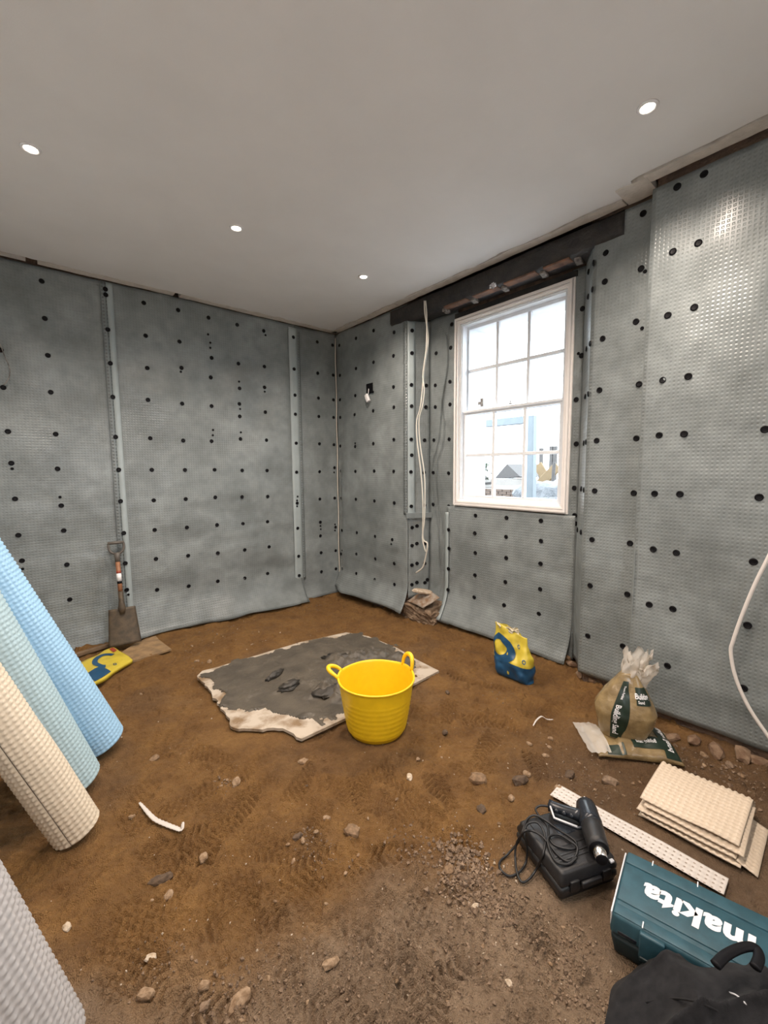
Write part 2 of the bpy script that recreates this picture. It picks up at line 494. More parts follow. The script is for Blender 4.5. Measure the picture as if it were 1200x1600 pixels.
for k, (px, py, a) in enumerate(prints):
    q = on(2, 0.0, px, py)
    footprint(q[0], q[1], a * 1.3, kind=k % 3, depth=0.020 + 0.007 * ((k * 7) % 3))
# flat where things stand, up against the walls a small bank of loose spoil
def flatten(x, y, r, z=0.0):
    global H
    d = np.hypot(GX - x, GY - y)
    k = sstep(r * 1.35, r * 0.9, d)
    H = H * (1 - k) + z * k
flatten(1.48, 1.846, 0.20)
for _i in range(9):
    flatten(1.785 + 0.003 * _i, 0.90 - 0.075 * _i, 0.085, 0.004)            # under the strip
for _x, _y, _r in ((1.46, .72, .19), (1.50, .42, .20), (1.54, .25, .22), (2.06, .50, .17), (2.08, .38, .20), (2.42, .92, .17), (2.46, .78, .17), (2.615, 1.70, .15),
                   (1.18, .15, .24), (.42, 3.85, .18), (.70, 3.98, .16), (.08, 2.07, .10), (.09, 2.40, .11), (.23, 2.66, .12), (1.1, 2.4, .35), (1.5, 2.8, .4), (1.9, 2.6, .4),
                   (1.3, 2.9, .4), (2.0, 2.95, .25), (1.5, 2.4, .3)):
    flatten(_x, _y, _r, 0.003)
bank = sstep(0.22, 0.0, np.minimum(np.minimum(YW - GY, np.where(GY > 1.4, XB + 0.02 - GX, XA - GX)), 9))
H += bank * (0.02 + 0.03 * np.clip(fbm(GX * 5, GY * 5, 51, 3) + 0.3, 0, 1))
def hz(x, y):
    i = int(np.clip(round((x - xs[0]) / step), 0, len(xs) - 1)); j = int(np.clip(round((y - ys[0]) / step), 0, len(ys) - 1))
    return float(H[i, j])
def hmax(x, y, r):
    i = int((x - xs[0]) / step); j = int((y - ys[0]) / step); n = max(1, int(r / step))
    return float(H[max(0, i - n):i + n + 1, max(0, j - n):j + n + 1].max())
nz = fbm(GX * 2.2, GY * 2.2, 61, 4)
grey = sstep(1.75, 1.38, soil_d + 0.35 * nz - 0.22 * soil_l + 0.12)
dark = sstep(0.45, 1.0, soil_l + 0.25 * nz) * 0.75 * sstep(2.55, 2.0, soil_d + 0.3 * nz)
damp = sstep(0.16, 0.42, fbm(GX * 1.6 + 5, GY * 1.6, 71, 4)) * 0.35
floor = grid('floor', np.stack([GX, GY, H], -1), M['earth'])
ca = floor.data.color_attributes.new('soil', 'FLOAT_COLOR', 'POINT')
ca.data.foreach_set('color', np.stack([grey, np.clip(np.maximum(dark, damp * (1 - grey)), 0, 1), grey * 0, grey * 0 + 1], -1).astype(np.float32).ravel())
struct(floor, 'dug out brown earth floor with boot prints')

# ------------------------------------------------------------------ walls: masonry
wall_back = struct(box('wall_back', (1.3, YW + 0.18, 1.5), (4.4, 0.30, 3.7), M['masonry']), 'far wall lined with grey studded membrane')
wall_left = struct(box('wall_left', (XL - 0.15, 1.9, 1.5), (0.30, 5.8, 3.7), M['plaster']))
bm = bmesh.new()
def yprism(x0, x1, z0, z1):
    c = [(x0, z0), (x1, z0), (x1, z1), (x0, z1)]
    a = [bm.verts.new((x, YF, z)) for x, z in c]; b = [bm.verts.new((x, YF - 0.3, z)) for x, z in c]
    bm.faces.new(a); bm.faces.new(b[::-1])
    for i in range(4):
        bm.faces.new((a[i], b[i], b[(i + 1) % 4], a[(i + 1) % 4]))
OX0, OX1, OZ0, OZ1 = 0.60, 1.30, 1.20, 2.45        # opening behind the camera that lets daylight in
yprism(-1.0, OX0, -0.3, OZ0); yprism(OX0, OX1, -0.3, OZ0); yprism(OX1, 3.5, -0.3, OZ0)
yprism(-1.0, OX0, OZ0, OZ1); yprism(OX1, 3.5, OZ0, OZ1)
yprism(-1.0, OX0, OZ1, 3.35); yprism(OX0, OX1, OZ1, 3.35); yprism(OX1, 3.5, OZ1, 3.35)
bmesh.ops.remove_doubles(bm, verts=bm.verts, dist=1e-4)
wall_front = struct(bm_obj('wall_front', bm, M['plaster']))
inn = [(XA + .03, 4.6), (XA + .03, 3.14), (XB + .035, 3.04), (XB + .035, 2.63), (XB + .035, 1.60), (XB + .035, 1.49),
       (XA + .03, 1.335), (XA + .03, 1.0), (XP + .03, 0.97), (XP + .03, -0.85)]
out = [(3.45, -0.85), (3.45, 1.60), (3.45, 2.63), (3.45, 4.6)]
bm = bmesh.new()
def bprism(poly, z0, z1):
    a = [bm.verts.new((x, y, z0)) for x, y in poly]; b = [bm.verts.new((x, y, z1)) for x, y in poly]
    n = len(poly)
    bm.faces.new(a[::-1]); bm.faces.new(b)
    for i in range(n):
        bm.faces.new((a[i], a[(i + 1) % n], b[(i + 1) % n], b[i]))
bprism(inn + out, -0.3, 1.19)
bprism(inn[:4] + out[2:], 1.19, 2.82)
bprism(inn[4:] + out[:2], 1.19, 2.82)
bprism(inn + out, 2.82, 3.35)
bmesh.ops.remove_doubles(bm, verts=bm.verts, dist=1e-4)
bmesh.ops.recalc_face_normals(bm, faces=bm.faces)
wall_right = struct(bm_obj('wall_right', bm, M['masonry']), 'window wall lined with grey studded membrane')

# ------------------------------------------------------------------ membrane sheets
def sheet(name, parent, o, u, length, nrm, z0, z1, amp=0.010, flare=0.0, flare_h=0.25, seed=0, m='membrane', du=0.03, hem=0.0, edge=0.0,
          corner=None, label=None, thick=0.003, pin=()):
    """vertical sheet from plan point o along u; bulges towards nrm; bottom hem flares into the room"""
    nu = max(3, int(length / du) + 1); nv = max(3, int((z1 - z0) / 0.03) + 1)
    s = np.linspace(0, length, nu)[:, None] * np.ones((1, nv))
    zt = np.linspace(0, 1, nv)[None, :] * np.ones((nu, 1))
    zb = z0 + hem * fbm(s * 2.5, s * 0 + seed, seed + 5, 3)
    if corner is not None:
        zb = zb + corner(s)
    z = zb + zt * (z1 - zb)
    w = amp * (fbm(s * 1.7, z * 1.4, seed, 3) * 1.4 + 0.35 * fbm(s * 6, z * 5, seed + 9, 2))
    # pulled horizontal tucks lower down
    w += amp * 0.9 * sstep(1.7, 0.6, z) * fbm(s * 1.2, z * 7, seed + 3, 2)
    ed = sstep(0.05, 0.13, s) * sstep(0.05, 0.13, length - s) if length > 0.5 else sstep(0.0, 0.06, s) * sstep(0.0, 0.06, length - s)
    w = w * (1 - edge + edge * ed)
    fl = np.clip((z0 + flare_h - z) / flare_h, 0, 1)
    w += flare * fl ** 2 * (1 + 0.35 * fbm(s * 2, s * 0, seed + 21, 2))
    P = np.zeros((nu, nv, 3))
    P[..., 0] = o[0] + u[0] * s + nrm[0] * w
    P[..., 1] = o[1] + u[1] * s + nrm[1] * w
    P[..., 2] = z
    if nrm[0] * u[1] - nrm[1] * u[0] > 0:
        pass
    uv = np.stack([s, z], -1)
    ob = grid(name, P, M[m], parent, uv=uv)
    # faces should look into the room
    md = ob.modifiers.new('thickness', 'SOLIDIFY'); md.thickness = thick; md.offset = 0
    if label: ob['label'] = label
    def at(px, py):
        """where a sight line meets the flat of this sheet"""
        d = ray(px, py)
        n3 = np.array([nrm[0], nrm[1], 0.0])
        t_ = ((np.array([o[0], o[1], 0]) - CAM) @ n3) / (d @ n3)
        q = CAM + d * t_
        ss = (q[0] - o[0]) * u[0] + (q[1] - o[1]) * u[1]
        i = int(np.clip(round(ss / length * (nu - 1)), 0, nu - 1))
        j = int(np.clip(round((q[2] - z0) / (z1 - z0) * (nv - 1)), 0, nv - 1))
        return q, float(w[i, j])
    ob_info[ob.name] = (at, nrm)
    return ob
ob_info = {}
_n = 12
def plug_mesh(r):
    v = []; f = []
    prof = [(r, 0.0), (r, 0.004), (r * 0.78, 0.0065), (r * 0.62, 0.0035), (0.0, 0.0025)]
    for rr, zz in prof[:-1]:
        for k in range(_n):
            v.append((rr * math.cos(2 * PI * k / _n), rr * math.sin(2 * PI * k / _n), zz))
    v.append((0, 0, prof[-1][1]))
    for j in range(len(prof) - 2):
        for k in range(_n):
            f.append((j * _n + k, j * _n + (k + 1) % _n, (j + 1) * _n + (k + 1) % _n, (j + 1) * _n + k))
    j = len(prof) - 2
    for k in range(_n):
        f.append((j * _n + k, j * _n + (k + 1) % _n, len(v) - 1))
    me = bpy.data.meshes.new('fixing_plug')
    me.from_pydata(v, [], f); me.update()
    me.materials.append(M['plug'])
    return me
PLUG = plug_mesh(0.0185); PLUGS = plug_mesh(0.0105)
def plugs(ob, pts):
    at, nrm = ob_info[ob.name]
    n3 = Vector((nrm[0], nrm[1], 0)).normalized()
    q0 = Vector((0, 0, 1)).rotation_difference(n3)
    for p_ in pts:
        q, w = at(p_[0], p_[1])
        small = len(p_) > 2
        o = bpy.data.objects.new('fixing_plug', PLUGS if small else PLUG)
        COL.objects.link(o)
        o.parent = ob
        o.location = Vector(q) + n3 * (w + 0.002) - org(ob)
        o.rotation_mode = 'QUATERNION'
        tilt = Euler((rng.uniform(-.12, .12), rng.uniform(-.12, .12), 0)).to_quaternion()
        o.rotation_quaternion = q0 @ tilt

back = (0, -1)
s1 = sheet('membrane_sheet', wall_back, (XL, YW), (1, 0), 0.64 - XL, back, 0.02, 3.06, seed=1, flare=0.05, flare_h=0.2, hem=0.02, amp=0.024, edge=1.0)
s2 = sheet('membrane_sheet', wall_back, (0.60, YW - 0.006), (1, 0), 1.78, back, 0.03, 3.06, seed=4, flare=0.13, flare_h=0.33, hem=0.02, amp=0.024, edge=1.0)
s3 = sheet('membrane_sheet', wall_back, (2.34, YW - 0.003), (1, 0), 0.565, back, 0.02, 3.06, seed=9, flare=0.05, flare_h=0.2, hem=0.0, amp=0.014, edge=1.0)
t1a = sheet('seam_edge', wall_back, (0.594, YW - 0.016), (1, 0), 0.042, back, 0.25, 3.05, seed=1, amp=0.002, m='tape_edge', du=0.02)
t1 = sheet('joint_tape', wall_back, (0.636, YW - 0.018), (1, 0), 0.046, back, 0.10, 3.05, seed=4, amp=0.002, m='tape', du=0.02, flare=0.05, flare_h=0.25)
t2 = sheet('joint_tape', wall_back, (2.29, YW - 0.016), (1, 0), 0.105, back, 0.02, 3.03, seed=9, amp=0.004, m='tape', du=0.03, flare=0.12, flare_h=0.2)
t2a = sheet('seam_edge', wall_back, (2.395, YW - 0.010), (1, 0), 0.034, back, 0.25, 3.0, seed=9, amp=0.002, m='tape_edge', du=0.02)
plugs(s1, [(65, 439), (70, 497.5), (74.7, 555.5), (79.3, 612.5), (1, 547), (5, 605), (12.5, 674.3), (87, 678.3), (17.7, 723.7), (19, 732.3, 1),
           (90, 732.5), (23.5, 779.5), (94, 776.7, 1), (95.8, 790), (99.7, 829), (28.7, 836.3), (34.3, 876.2), (35.2, 888.8, 1), (104.5, 882.2), (109, 937)])
plugs(t1, [(164.5, 452), (165, 460.7), (168.3, 515), (172.3, 567.7), (176.3, 620.3), (180.7, 682.7), (185.5, 734), (188.3, 783), (193.3, 832.8),
           (195.8, 880), (198, 921.5), (200.4, 929, 1)])
plugs(s2, [(224.3, 473.7), (277.5, 485.3), (325.3, 496.7), (370.8, 507.3), (227.7, 524.5), (280, 534.2), (324.5, 523, 1), (328.2, 535.7, 1), (328.3, 543.7, 1),
           (330.3, 559.3), (373.3, 567.7), (230.2, 575), (283.3, 575), (282.3, 581, 1), (329.5, 589.7), (374, 596, 1), (374.8, 606.7), (231.2, 624.8),
           (284.2, 630.8), (330.8, 634.5), (374.3, 631), (375.5, 639, 1), (374.7, 650.5), (333, 671.8, 1), (332.7, 680, 1), (330.8, 689.3), (376.7, 675.5, 1),
           (376.3, 685.8), (235, 684.7), (286.7, 688.3), (237.3, 734), (288.8, 734.3), (335.2, 734), (378.3, 735), (240.2, 781.7), (290, 779.7), (336.3, 777),
           (378.3, 776.3), (241.5, 827.8), (291.5, 824), (338.5, 820), (379.3, 818.2), (243.3, 873), (293.2, 867.8), (339.3, 863.7), (381.3, 858.7),
           (245.5, 921.5), (295, 915.8), (340.7, 908.3), (382, 903.2), (412.3, 516.8), (415.2, 523.5, 1), (413.3, 572.7), (414, 605), (414.2, 611.8, 1),
           (415, 643.7), (415.8, 687.8), (417.2, 735.2), (418, 775.7), (418.3, 815.2), (420.2, 854.3), (418.7, 896.3)])
plugs(t2, [(458.3, 527), (459.2, 576.8), (460.5, 617.5), (461.2, 647.3), (462.5, 692.5), (463.3, 737.8), (464.8, 775.8, 1), (464, 781.8, 1), (464.2, 786.2),
           (464, 791, 1), (464.7, 825.3), (466.2, 869), (467.2, 899.2)])
plugs(s3, [(495.2, 534.5), (519.3, 539.5), (495.8, 583.3), (520.3, 586.3), (497.2, 622), (520.8, 624.8), (497.7, 650.8), (521, 652.3), (498.7, 693.5),
           (521.5, 694.8), (499.7, 737), (522.5, 730.7), (521.8, 738, 1), (499.8, 779.8), (522.8, 778.3), (499.7, 815.7), (500, 821.7, 1), (500.5, 826.7, 1),
           (500.3, 837.2), (523.2, 819.2, 1), (524, 823.7), (523.2, 828.8, 1), (501, 863.3), (524.3, 860.3), (502, 893.2), (524.7, 888.7)])
cord_pts = [(XA - 0.012 + 0.003 * math.sin(i * 0.9), YW - 0.012, 0.12 + i * 0.1) for i in range(30)]
tube('corner_bead', cord_pts, 0.006, M['cable'], wall_back, 6)

rw = (-1, 0)
A = sheet('membrane_sheet', wall_right, (XA, YW), (0, -1), YW - 3.10, rw, 0.055, 3.06, seed=14, flare=0.11, flare_h=0.30, amp=0.026, edge=1.0,
          corner=lambda s: 0.02 * np.sin(s * 2.2) + 0.05 * sstep(0.25, 0.0, s))
dL = Vector((XB - XA, 2.985 - 3.10)); lL = dL.length; dL.normalize()
nL = (dL.y, -dL.x)                                  # faces the near side of the room
if nL[0] > 0: nL = (-nL[0], -nL[1])
RL = sheet('membrane_sheet', wall_right, (XA, 3.10), (dL.x, dL.y), lL, nL, 1.04, 2.91, seed=17, amp=0.003)
RN = sheet('membrane_sheet', wall_right, (XA - nL[0] * 0.006 + .004, 3.10 - nL[1] * 0.006), (dL.x, dL.y), lL, nL, 0.20, 1.05, seed=19, amp=0.006)
tpe = sheet('seam_edge', wall_right, (XA - 0.008, 3.148), (0, -1), 0.05, rw, 1.05, 2.90, seed=3, amp=0.001, m='tape_edge', du=0.02)
tpL = sheet('joint_tape', wall_right, (XA + nL[0] * 0.006, 3.10 + nL[1] * 0.006), (dL.x, dL.y), 0.075, nL, 1.04, 2.90, seed=17, amp=0.002, m='tape', du=0.02)
BL = sheet('membrane_sheet', wall_right, (XB, 2.985), (0, -1), 2.985 - 2.64, rw, 0.03, 2.92, seed=24, amp=0.008, flare=0.10, flare_h=0.35)
AP = sheet('membrane_sheet', wall_right, (XB - 0.012, 2.745), (0, -1), 2.745 - 1.50, rw, 0.05, 1.150, seed=29, amp=0.010, flare=0.11, flare_h=0.35, hem=0.02)
APt = sheet('joint_tape', wall_right, (XB - 0.022, 2.762), (0, -1), 0.042, rw, 0.06, 1.09, seed=29, amp=0.003, m='tape', du=0.02, flare=0.11, flare_h=0.35)
BR = sheet('membrane_sheet', wall_right, (XB, 1.59), (0, -1), 0.105, rw, 0.05, 2.90, seed=37, amp=0.004)
dR = Vector((XA - XB, 1.35 - 1.49)); lR = dR.length; dR.normalize()
nR = (dR.y, -dR.x)
if nR[0] > 0: nR = (-nR[0], -nR[1])
SR = sheet('membrane_sheet', wall_right, (XB, 1.49), (dR.x, dR.y), lR, nR, 0.08, 2.905, seed=41, amp=0.016, edge=1.0, du=0.02)
P1 = sheet('membrane_sheet', wall_right, (XA, 1.35), (0, -1), 0.355, rw, 0.075, 3.05, seed=43, amp=0.010, edge=1.0)
P2 = sheet('membrane_sheet', wall_right, (XP, 0.985), (0, -1), 0.985 - YF, rw, 0.06, 3.035, seed=47, amp=0.022, hem=0.01, edge=0.6)
RT = sheet('membrane_return', wall_right, (XP, 0.983), (1, 0), 0.115, (0, 1), 0.06, 3.035, seed=47, amp=0.0)
plugs(A, [(531.3, 540), (531.7, 586.7), (531.8, 624.7), (532, 652.2), (532.3, 697), (533.5, 735.8), (534, 778.5), (535, 828.7), (535.3, 860, 1), (533.3, 865.5),
          (535.2, 888.7), (556.3, 528.7), (584.3, 516.7), (616.3, 519.5), (556, 575.8), (584.3, 566.2), (615.8, 556.3), (555.5, 618.2), (615.7, 604.8),
          (555.3, 648), (584.3, 642), (615.8, 636.3), (556.3, 692.7, 1), (556.3, 697.7), (585.2, 693.2), (616, 686.8), (556.3, 736.5), (585.3, 736),
          (615.7, 736.5), (557.5, 780), (586, 782.7), (616.9, 785.7), (557.8, 832.2), (587, 838), (615, 843), (614.3, 849.7, 1), (557.8, 865.6),
          (587.2, 873), (617.7, 880.2), (558, 895.8), (586.8, 905.4), (615.9, 913.3)])
plugs(tpL, [(643.8, 516.7), (643.5, 552), (642.7, 601.5), (643, 634.7), (642.5, 686.7), (643.2, 711.3), (642, 737.5), (642.5, 791.1)])
plugs(RL, [(665.8, 602.5), (665.2, 636.2), (663.2, 688), (662.6, 738.5), (663, 789.5)])
plugs(RN, [(644, 824.4), (651.6, 821.9), (644, 852.6), (651.5, 849.4), (664, 849.4), (643.5, 883), (651.5, 880.3), (663.3, 880), (643.5, 913.5), (651.3, 910),
           (663.8, 910.3), (667.7, 905.7)])
plugs(BL, [(706.7, 507), (682.3, 552.2), (705, 543.5), (680.8, 602.2), (703.8, 596.5), (680.7, 636), (703.7, 632), (678.5, 687.7), (702, 686.3), (677.6, 738.6),
           (701.6, 739.3), (677.3, 788.1), (701.6, 791), (702.1, 798.4)])
plugs(APt, [(701.3, 827.6), (701.6, 857), (701, 888.7), (700.8, 921.3)])
plugs(AP, [(744, 805.4), (792, 809), (845.4, 813.6), (742.8, 833), (791.4, 838.8), (845.6, 845.2), (742.6, 864), (791.4, 871.8), (844.6, 880.8), (742.6, 898.6),
           (790.4, 909.2), (844, 920.6), (741.8, 933), (788.6, 945.2), (842.2, 959)])
plugs(BR, [(910.5, 482.5), (904, 552.4, 1), (909, 555.8), (900.5, 624.5), (900.5, 693.6), (897.4, 762.6), (898.2, 805.2), (899, 818)])
plugs(SR, [(928.3, 411), (922.6, 424.3), (926.5, 452.3), (921.8, 463.3), (923, 537), (917.7, 545), (920, 615.4), (914.3, 619.6), (916.4, 690.8), (913, 692.4),
           (913.1, 765.5), (909.7, 763.9), (904.8, 828), (909.8, 831.6)])
plugs(P1, [(946.6, 395.2), (1005.4, 334.1), (945.3, 440), (1002.2, 420), (1008.5, 424.5, 1), (994, 502.6), (1003.5, 513, 1), (941.6, 529), (936.5, 609.4),
           (998.5, 600.3), (932.3, 688.5), (994.2, 684.8), (929, 767), (990.3, 770.4), (924.9, 843.2), (984.5, 848.8), (922.3, 915), (980.9, 928.1),
           (918.3, 993.6), (973, 1009.7)])
plugs(P2, [(1037.1, 594.3), (1031.1, 680.2), (1024.3, 771.2), (1020.7, 858.2), (1013.4, 945.2), (1058.4, 292.1), (1100.6, 272.6), (1051.8, 393.6),
           (1091.7, 380.4), (1044.3, 493.1), (1085.4, 480.7), (1077, 588.6), (1070.3, 678.3), (1196, 671), (1064.1, 771.8), (1186.6, 776.9), (1056.9, 863.8),
           (1177.9, 877.2), (1050.7, 951.9), (1168.1, 976.9), (1043.8, 1039.6), (1162, 1075)])
# lip strip across the foot of the reveal, with its own plug
cL = Vector((XA, 3.10, 0)) + Vector((dL.x, dL.y, 0)) * lL / 2
lip = box('lip_strip', (cL.x - 0.012, cL.y - 0.012, 1.045), (lL + 0.03, 0.034, 0.05), M['tape_edge'], wall_right, rot=(0, 0, math.atan2(dL.y, dL.x)))
# ledge of loose membrane and slate at the foot of the chase
q = [on(0, x_, *p_) for x_, p_ in ((2.90, (634, 938)), (2.862, (661, 949)), (2.97, (687, 933)), (3.03, (668, 920)))]
LQ = [Vector(v_) for v_ in q]
gl_p = np.zeros((13, 11, 3))
for i in range(13):
    for j in range(11):
        a_, b_ = i / 12, j / 10
        p_ = (LQ[0] * (1 - a_) + LQ[1] * a_) * (1 - b_) + (LQ[3] * (1 - a_) + LQ[2] * a_) * b_
        gl_p[i, j] = p_ + Vector((0, 0, 0.012 * mnoise.noise(Vector((a_ * 3, b_ * 3, 2))) - 0.02 * (a_ - 0.5) ** 2))
lg = grid('ledge_flap', gl_p, M['slate'], wall_right)
lg.modifiers.new('thickness', 'SOLIDIFY').thickness = 0.006
pr = bmesh.new(); bmesh.ops.create_cube(pr, size=1.0); bmesh.ops.subdivide_edges(pr, edges=pr.edges, cuts=9, use_grid_fill=True)
for v in pr.verts:
    n_ = mnoise.noise(Vector((v.co.x * 3, v.co.y * 5, v.co.z * 3))) + 0.5 * mnoise.noise(v.co * 11)
    v.co = Vector((3.035 + v.co.x * (0.27 + 0.10 * n_), 2.95 + v.co.y * (0.36 + 0.10 * n_), 0.065 + v.co.z * 0.21 + 0.03 * n_ * (0.3 if v.co.z > 0.45 else 1) + (0.09 * (v.co.x + 0.25) if v.co.z > 0 else 0)))
bm_obj('plinth', pr, M['rubblewall'], wall_right)

# ------------------------------------------------------------------ ceiling with its ragged edge
def rag(a, b, n, off, amp, seed, inward):
    """points from plan point a to b, pushed inward by off with ragged noise"""
    a = np.array(a, float); b = np.array(b, float)
    out_ = []
    for i in range(n):
        t_ = i / (n - 1)
        p_ = a + (b - a) * t_
        k = off + amp * float(fbm(np.array([t_ * np.linalg.norm(b - a) * 7.0]), np.array([seed * 1.7]), seed, 3)[0])
        out_.append((p_[0] + inward[0] * k, p_[1] + inward[1] * k))
    return out_
edge_in = (rag((XL, YW), (XA - 0.09, YW), 70, 0.085, 0.035, 3, (0, -1))
           + rag((XA, YW - 0.10), (XA, 1.08), 70, 0.10, 0.035, 5, (-1, 0))
           + rag((XP - 0.03, 1.06), (XP - 0.03, YF), 40, 0.09, 0.03, 8, (-1, 0)))
main = edge_in + [(XL, YF)]
ceiling = struct(prism('ceiling', main, ZC, ZC + 0.05, M['plaster']), 'plain white plastered ceiling with ragged edges')
box('light_block_above', (1.45, 1.95, ZC + 0.13), (4.7, 5.8, 0.04), M['void_shade'], ceiling)  # board added above to block light; its dark colour stands for the shaded void
def edge_strip(name, a, b, n, inward, near, far, seed, z=ZC - 0.002):
    lo_ = rag(a, b, n, near, 0.014, seed, inward)
    hi_ = rag(a, b, n, far, 0.030, seed + 1, inward)
    return struct(prism(name, lo_ + hi_[::-1], z, z + 0.04, M['plaster_edge']), 'rough plaster edging strip along the ceiling line')
edge_strip('trim_1', (XL, YW), (0.13, YW), 20, (0, -1), 0.012, 0.072, 13)
edge_strip('trim_2', (0.20, YW), (1.15, YW), 30, (0, -1), 0.010, 0.080, 15)
edge_strip('trim_3', (1.20, YW), (XA - 0.01, YW), 50, (0, -1), 0.004, 0.090, 17)
edge_strip('trim_4', (XA, YW - 0.02), (XA, 3.2), 30, (-1, 0), 0.004, 0.090, 19)
edge_strip('trim_5', (XA, 3.19), (XA, 1.16), 50, (-1, 0), 0.010, 0.088, 21)
edge_strip('trim_6', (XA, 1.15), (XA, 0.99), 8, (-1, 0), 0.006, 0.20, 23, ZC - 0.004)
edge_strip('trim_7', (XP, 1.0), (XP, YF), 40, (-1, 0), 0.020, 0.100, 27)

# ------------------------------------------------------------------ downlights
def downlight(x, y, label):
    t_ = thing('ceiling_light', (x, y, ZC), label, 'downlight', 'recessed ceiling downlights')
    lathe('trim_ring', [(0.028, -0.001), (0.030, -0.006), (0.040, -0.006), (0.043, 0.0), (0.028, 0.0)], M['white'], t_, 28, world=False)
    lathe('lens', [(0.0, -0.003), (0.020, -0.003), (0.028, -0.0015), (0.028, 0.0)], M['bulb'], t_, 24, world=False)
    ld = bpy.data.lights.new('downlight_lamp', 'SPOT')
    ld.energy = LAMP_W
    ld.color = (1.0, 0.85, 0.72)
    ld.spot_size = math.radians(150); ld.spot_blend = 0.85
    ld.shadow_soft_size = 0.035
    lo = bpy.data.objects.new('downlight_lamp', ld)
    COL.objects.link(lo); lo.parent = t_; lo.location = (0, 0, -0.02)
    return t_
downlight(0.142, 2.83, 'lit recessed downlight above the shovel, at left edge of ceiling')
downlight(1.177, 2.878, 'lit recessed downlight in middle of ceiling, second of the row')
downlight(2.248, 2.92, 'small lit downlight nearest the far ceiling corner and cable')
downlight(2.207, 0.817, 'lit recessed downlight nearest the right hand pier, highest in view')
downlight(1.177, 0.80, 'lit recessed downlight overhead, out of the photo above the camera')
downlight(0.142, 0.80, 'lit recessed downlight over the foreground roll, out of the photo')

# ------------------------------------------------------------------ sash window
win = thing('window_1', (XB, 2.1, 1.158), 'white sash window of twelve panes', 'window')
del win['category']
win['kind'] = 'structure'
y0, y1, z0, z1 = 1.561, 2.667, 1.158, 2.847
def rect_frame(name, parent, ya, yb, za, zb, w, xa, xb, m, wt=None, wb=None):
    """mitred picture-frame moulding, one mesh"""
    wt = w if wt is None else wt; wb = w if wb is None else wb
    O = [(ya, za), (yb, za), (yb, zb), (ya, zb)]
    I = [(ya + w, za + wb), (yb - w, za + wb), (yb - w, zb - wt), (ya + w, zb - wt)]
    v = [(xa, *p_) for p_ in O] + [(xa, *p_) for p_ in I] + [(xb, *p_) for p_ in O] + [(xb, *p_) for p_ in I]
    f = []
    for i in range(4):
        j = (i + 1) % 4
        f += [(i, j, 4 + j, 4 + i), (8 + i, 12 + i, 12 + j, 8 + j), (i, 8 + i, 8 + j, j), (4 + i, 4 + j, 12 + j, 12 + i)]
    return mesh(name, v, f, m, parent)
arch = rect_frame('architrave', win, y0, y1, z0, z1, 0.058, XB - 0.012, XB + 0.10, M['primed'])
rect_frame('moulding', arch, y0 + 0.012, y1 - 0.012, z0 + 0.012, z1 - 0.012, 0.018, XB - 0.036, XB, M['primed'])
rect_frame('moulding', arch, y0 + 0.036, y1 - 0.036, z0 + 0.036, z1 - 0.036, 0.012, XB - 0.026, XB, M['primed'])
rect_frame('sash_box', win, y0 + 0.05, y1 - 0.05, z0 + 0.045, z1 - 0.05, 0.026, XB + 0.004, XB + 0.36, M['paintedwood'])
rect_frame('staff_bead', win, y0 + 0.060, y1 - 0.060, z0 + 0.05, z1 - 0.06, 0.010, XB - 0.004, XB + 0.010, M['paintedwood'])
def sash(name, ya, yb, za, zb, x, cols, rows, stile, top, bot, horn=False):
    s_ = rect_frame(name, win, ya, yb, za, zb, stile, x, x + 0.04, M['paintedwood'], wt=top, wb=bot)
    ga, gb, gc, gd = ya + stile, yb - stile, za + bot, zb - top
    for k in range(1, cols):
        yk = ga + (gb - ga) * k / cols
        box('glazing_bar', (x + 0.02, yk, (gc + gd) / 2), (0.034, 0.028, gd - gc), M['paintedwood'], s_, bev=0.004, seg=1)
    for k in range(1, rows):
        zk = gc + (gd - gc) * k / rows
        box('glazing_bar', (x + 0.02, (ga + gb) / 2, zk), (0.033, gb - ga, 0.028), M['paintedwood'], s_, bev=0.004, seg=1)
    pw = (gb - ga) / cols; ph = (gd - gc) / rows
    for i in range(cols):
        for j in range(rows):
            box('pane', (x + 0.022, ga + pw * (i + .5), gc + ph * (j + .5)), (0.004, pw - 0.01, ph - 0.01), M['glass'], s_)
    return s_
up = sash('upper_sash', 1.642, 2.612, 1.985, 2.785, XB + 0.075, 3, 2, 0.036, 0.040, 0.035)
low = sash('lower_sash', 1.632, 2.602, 1.212, 2.020, XB + 0.028, 3, 2, 0.036, 0.034, 0.048)
box('meeting_rail', (XB + 0.03, 2.117, 2.012), (0.03, 0.95, 0.022), M['paintedwood'], low, bev=0.004, seg=1)
box('sash_catch', (XB + 0.04, 2.10, 2.038), (0.02, 0.035, 0.014), M['steel'], low, bev=0.004)
box('catch_arm', (XB + 0.04, 2.105, 2.055), (0.012, 0.010, 0.03), M['steel'], low, bev=0.003)
# black strip standing in for the shade in the gap between frame and beam
box('gap_shade_strip', (XB + 0.03, 2.11, 2.868), (0.09, 1.12, 0.04), M['beam'], win)
# sensor stuck on the pane
q = on(0, XB + 0.085, 753, 629)
sens = thing('window_alarm', tuple(q), 'small grey contact sensor stuck on lower left pane of upper sash', 'sensor')
box('sensor_body', (0, 0, 0), (0.014, 0.026, 0.075), M['cleat'], sens, bev=0.004, world=False)
box('sensor_tab', (0, 0.026, -0.004), (0.010, 0.030, 0.028), M['cleat'], sens, bev=0.003, world=False)

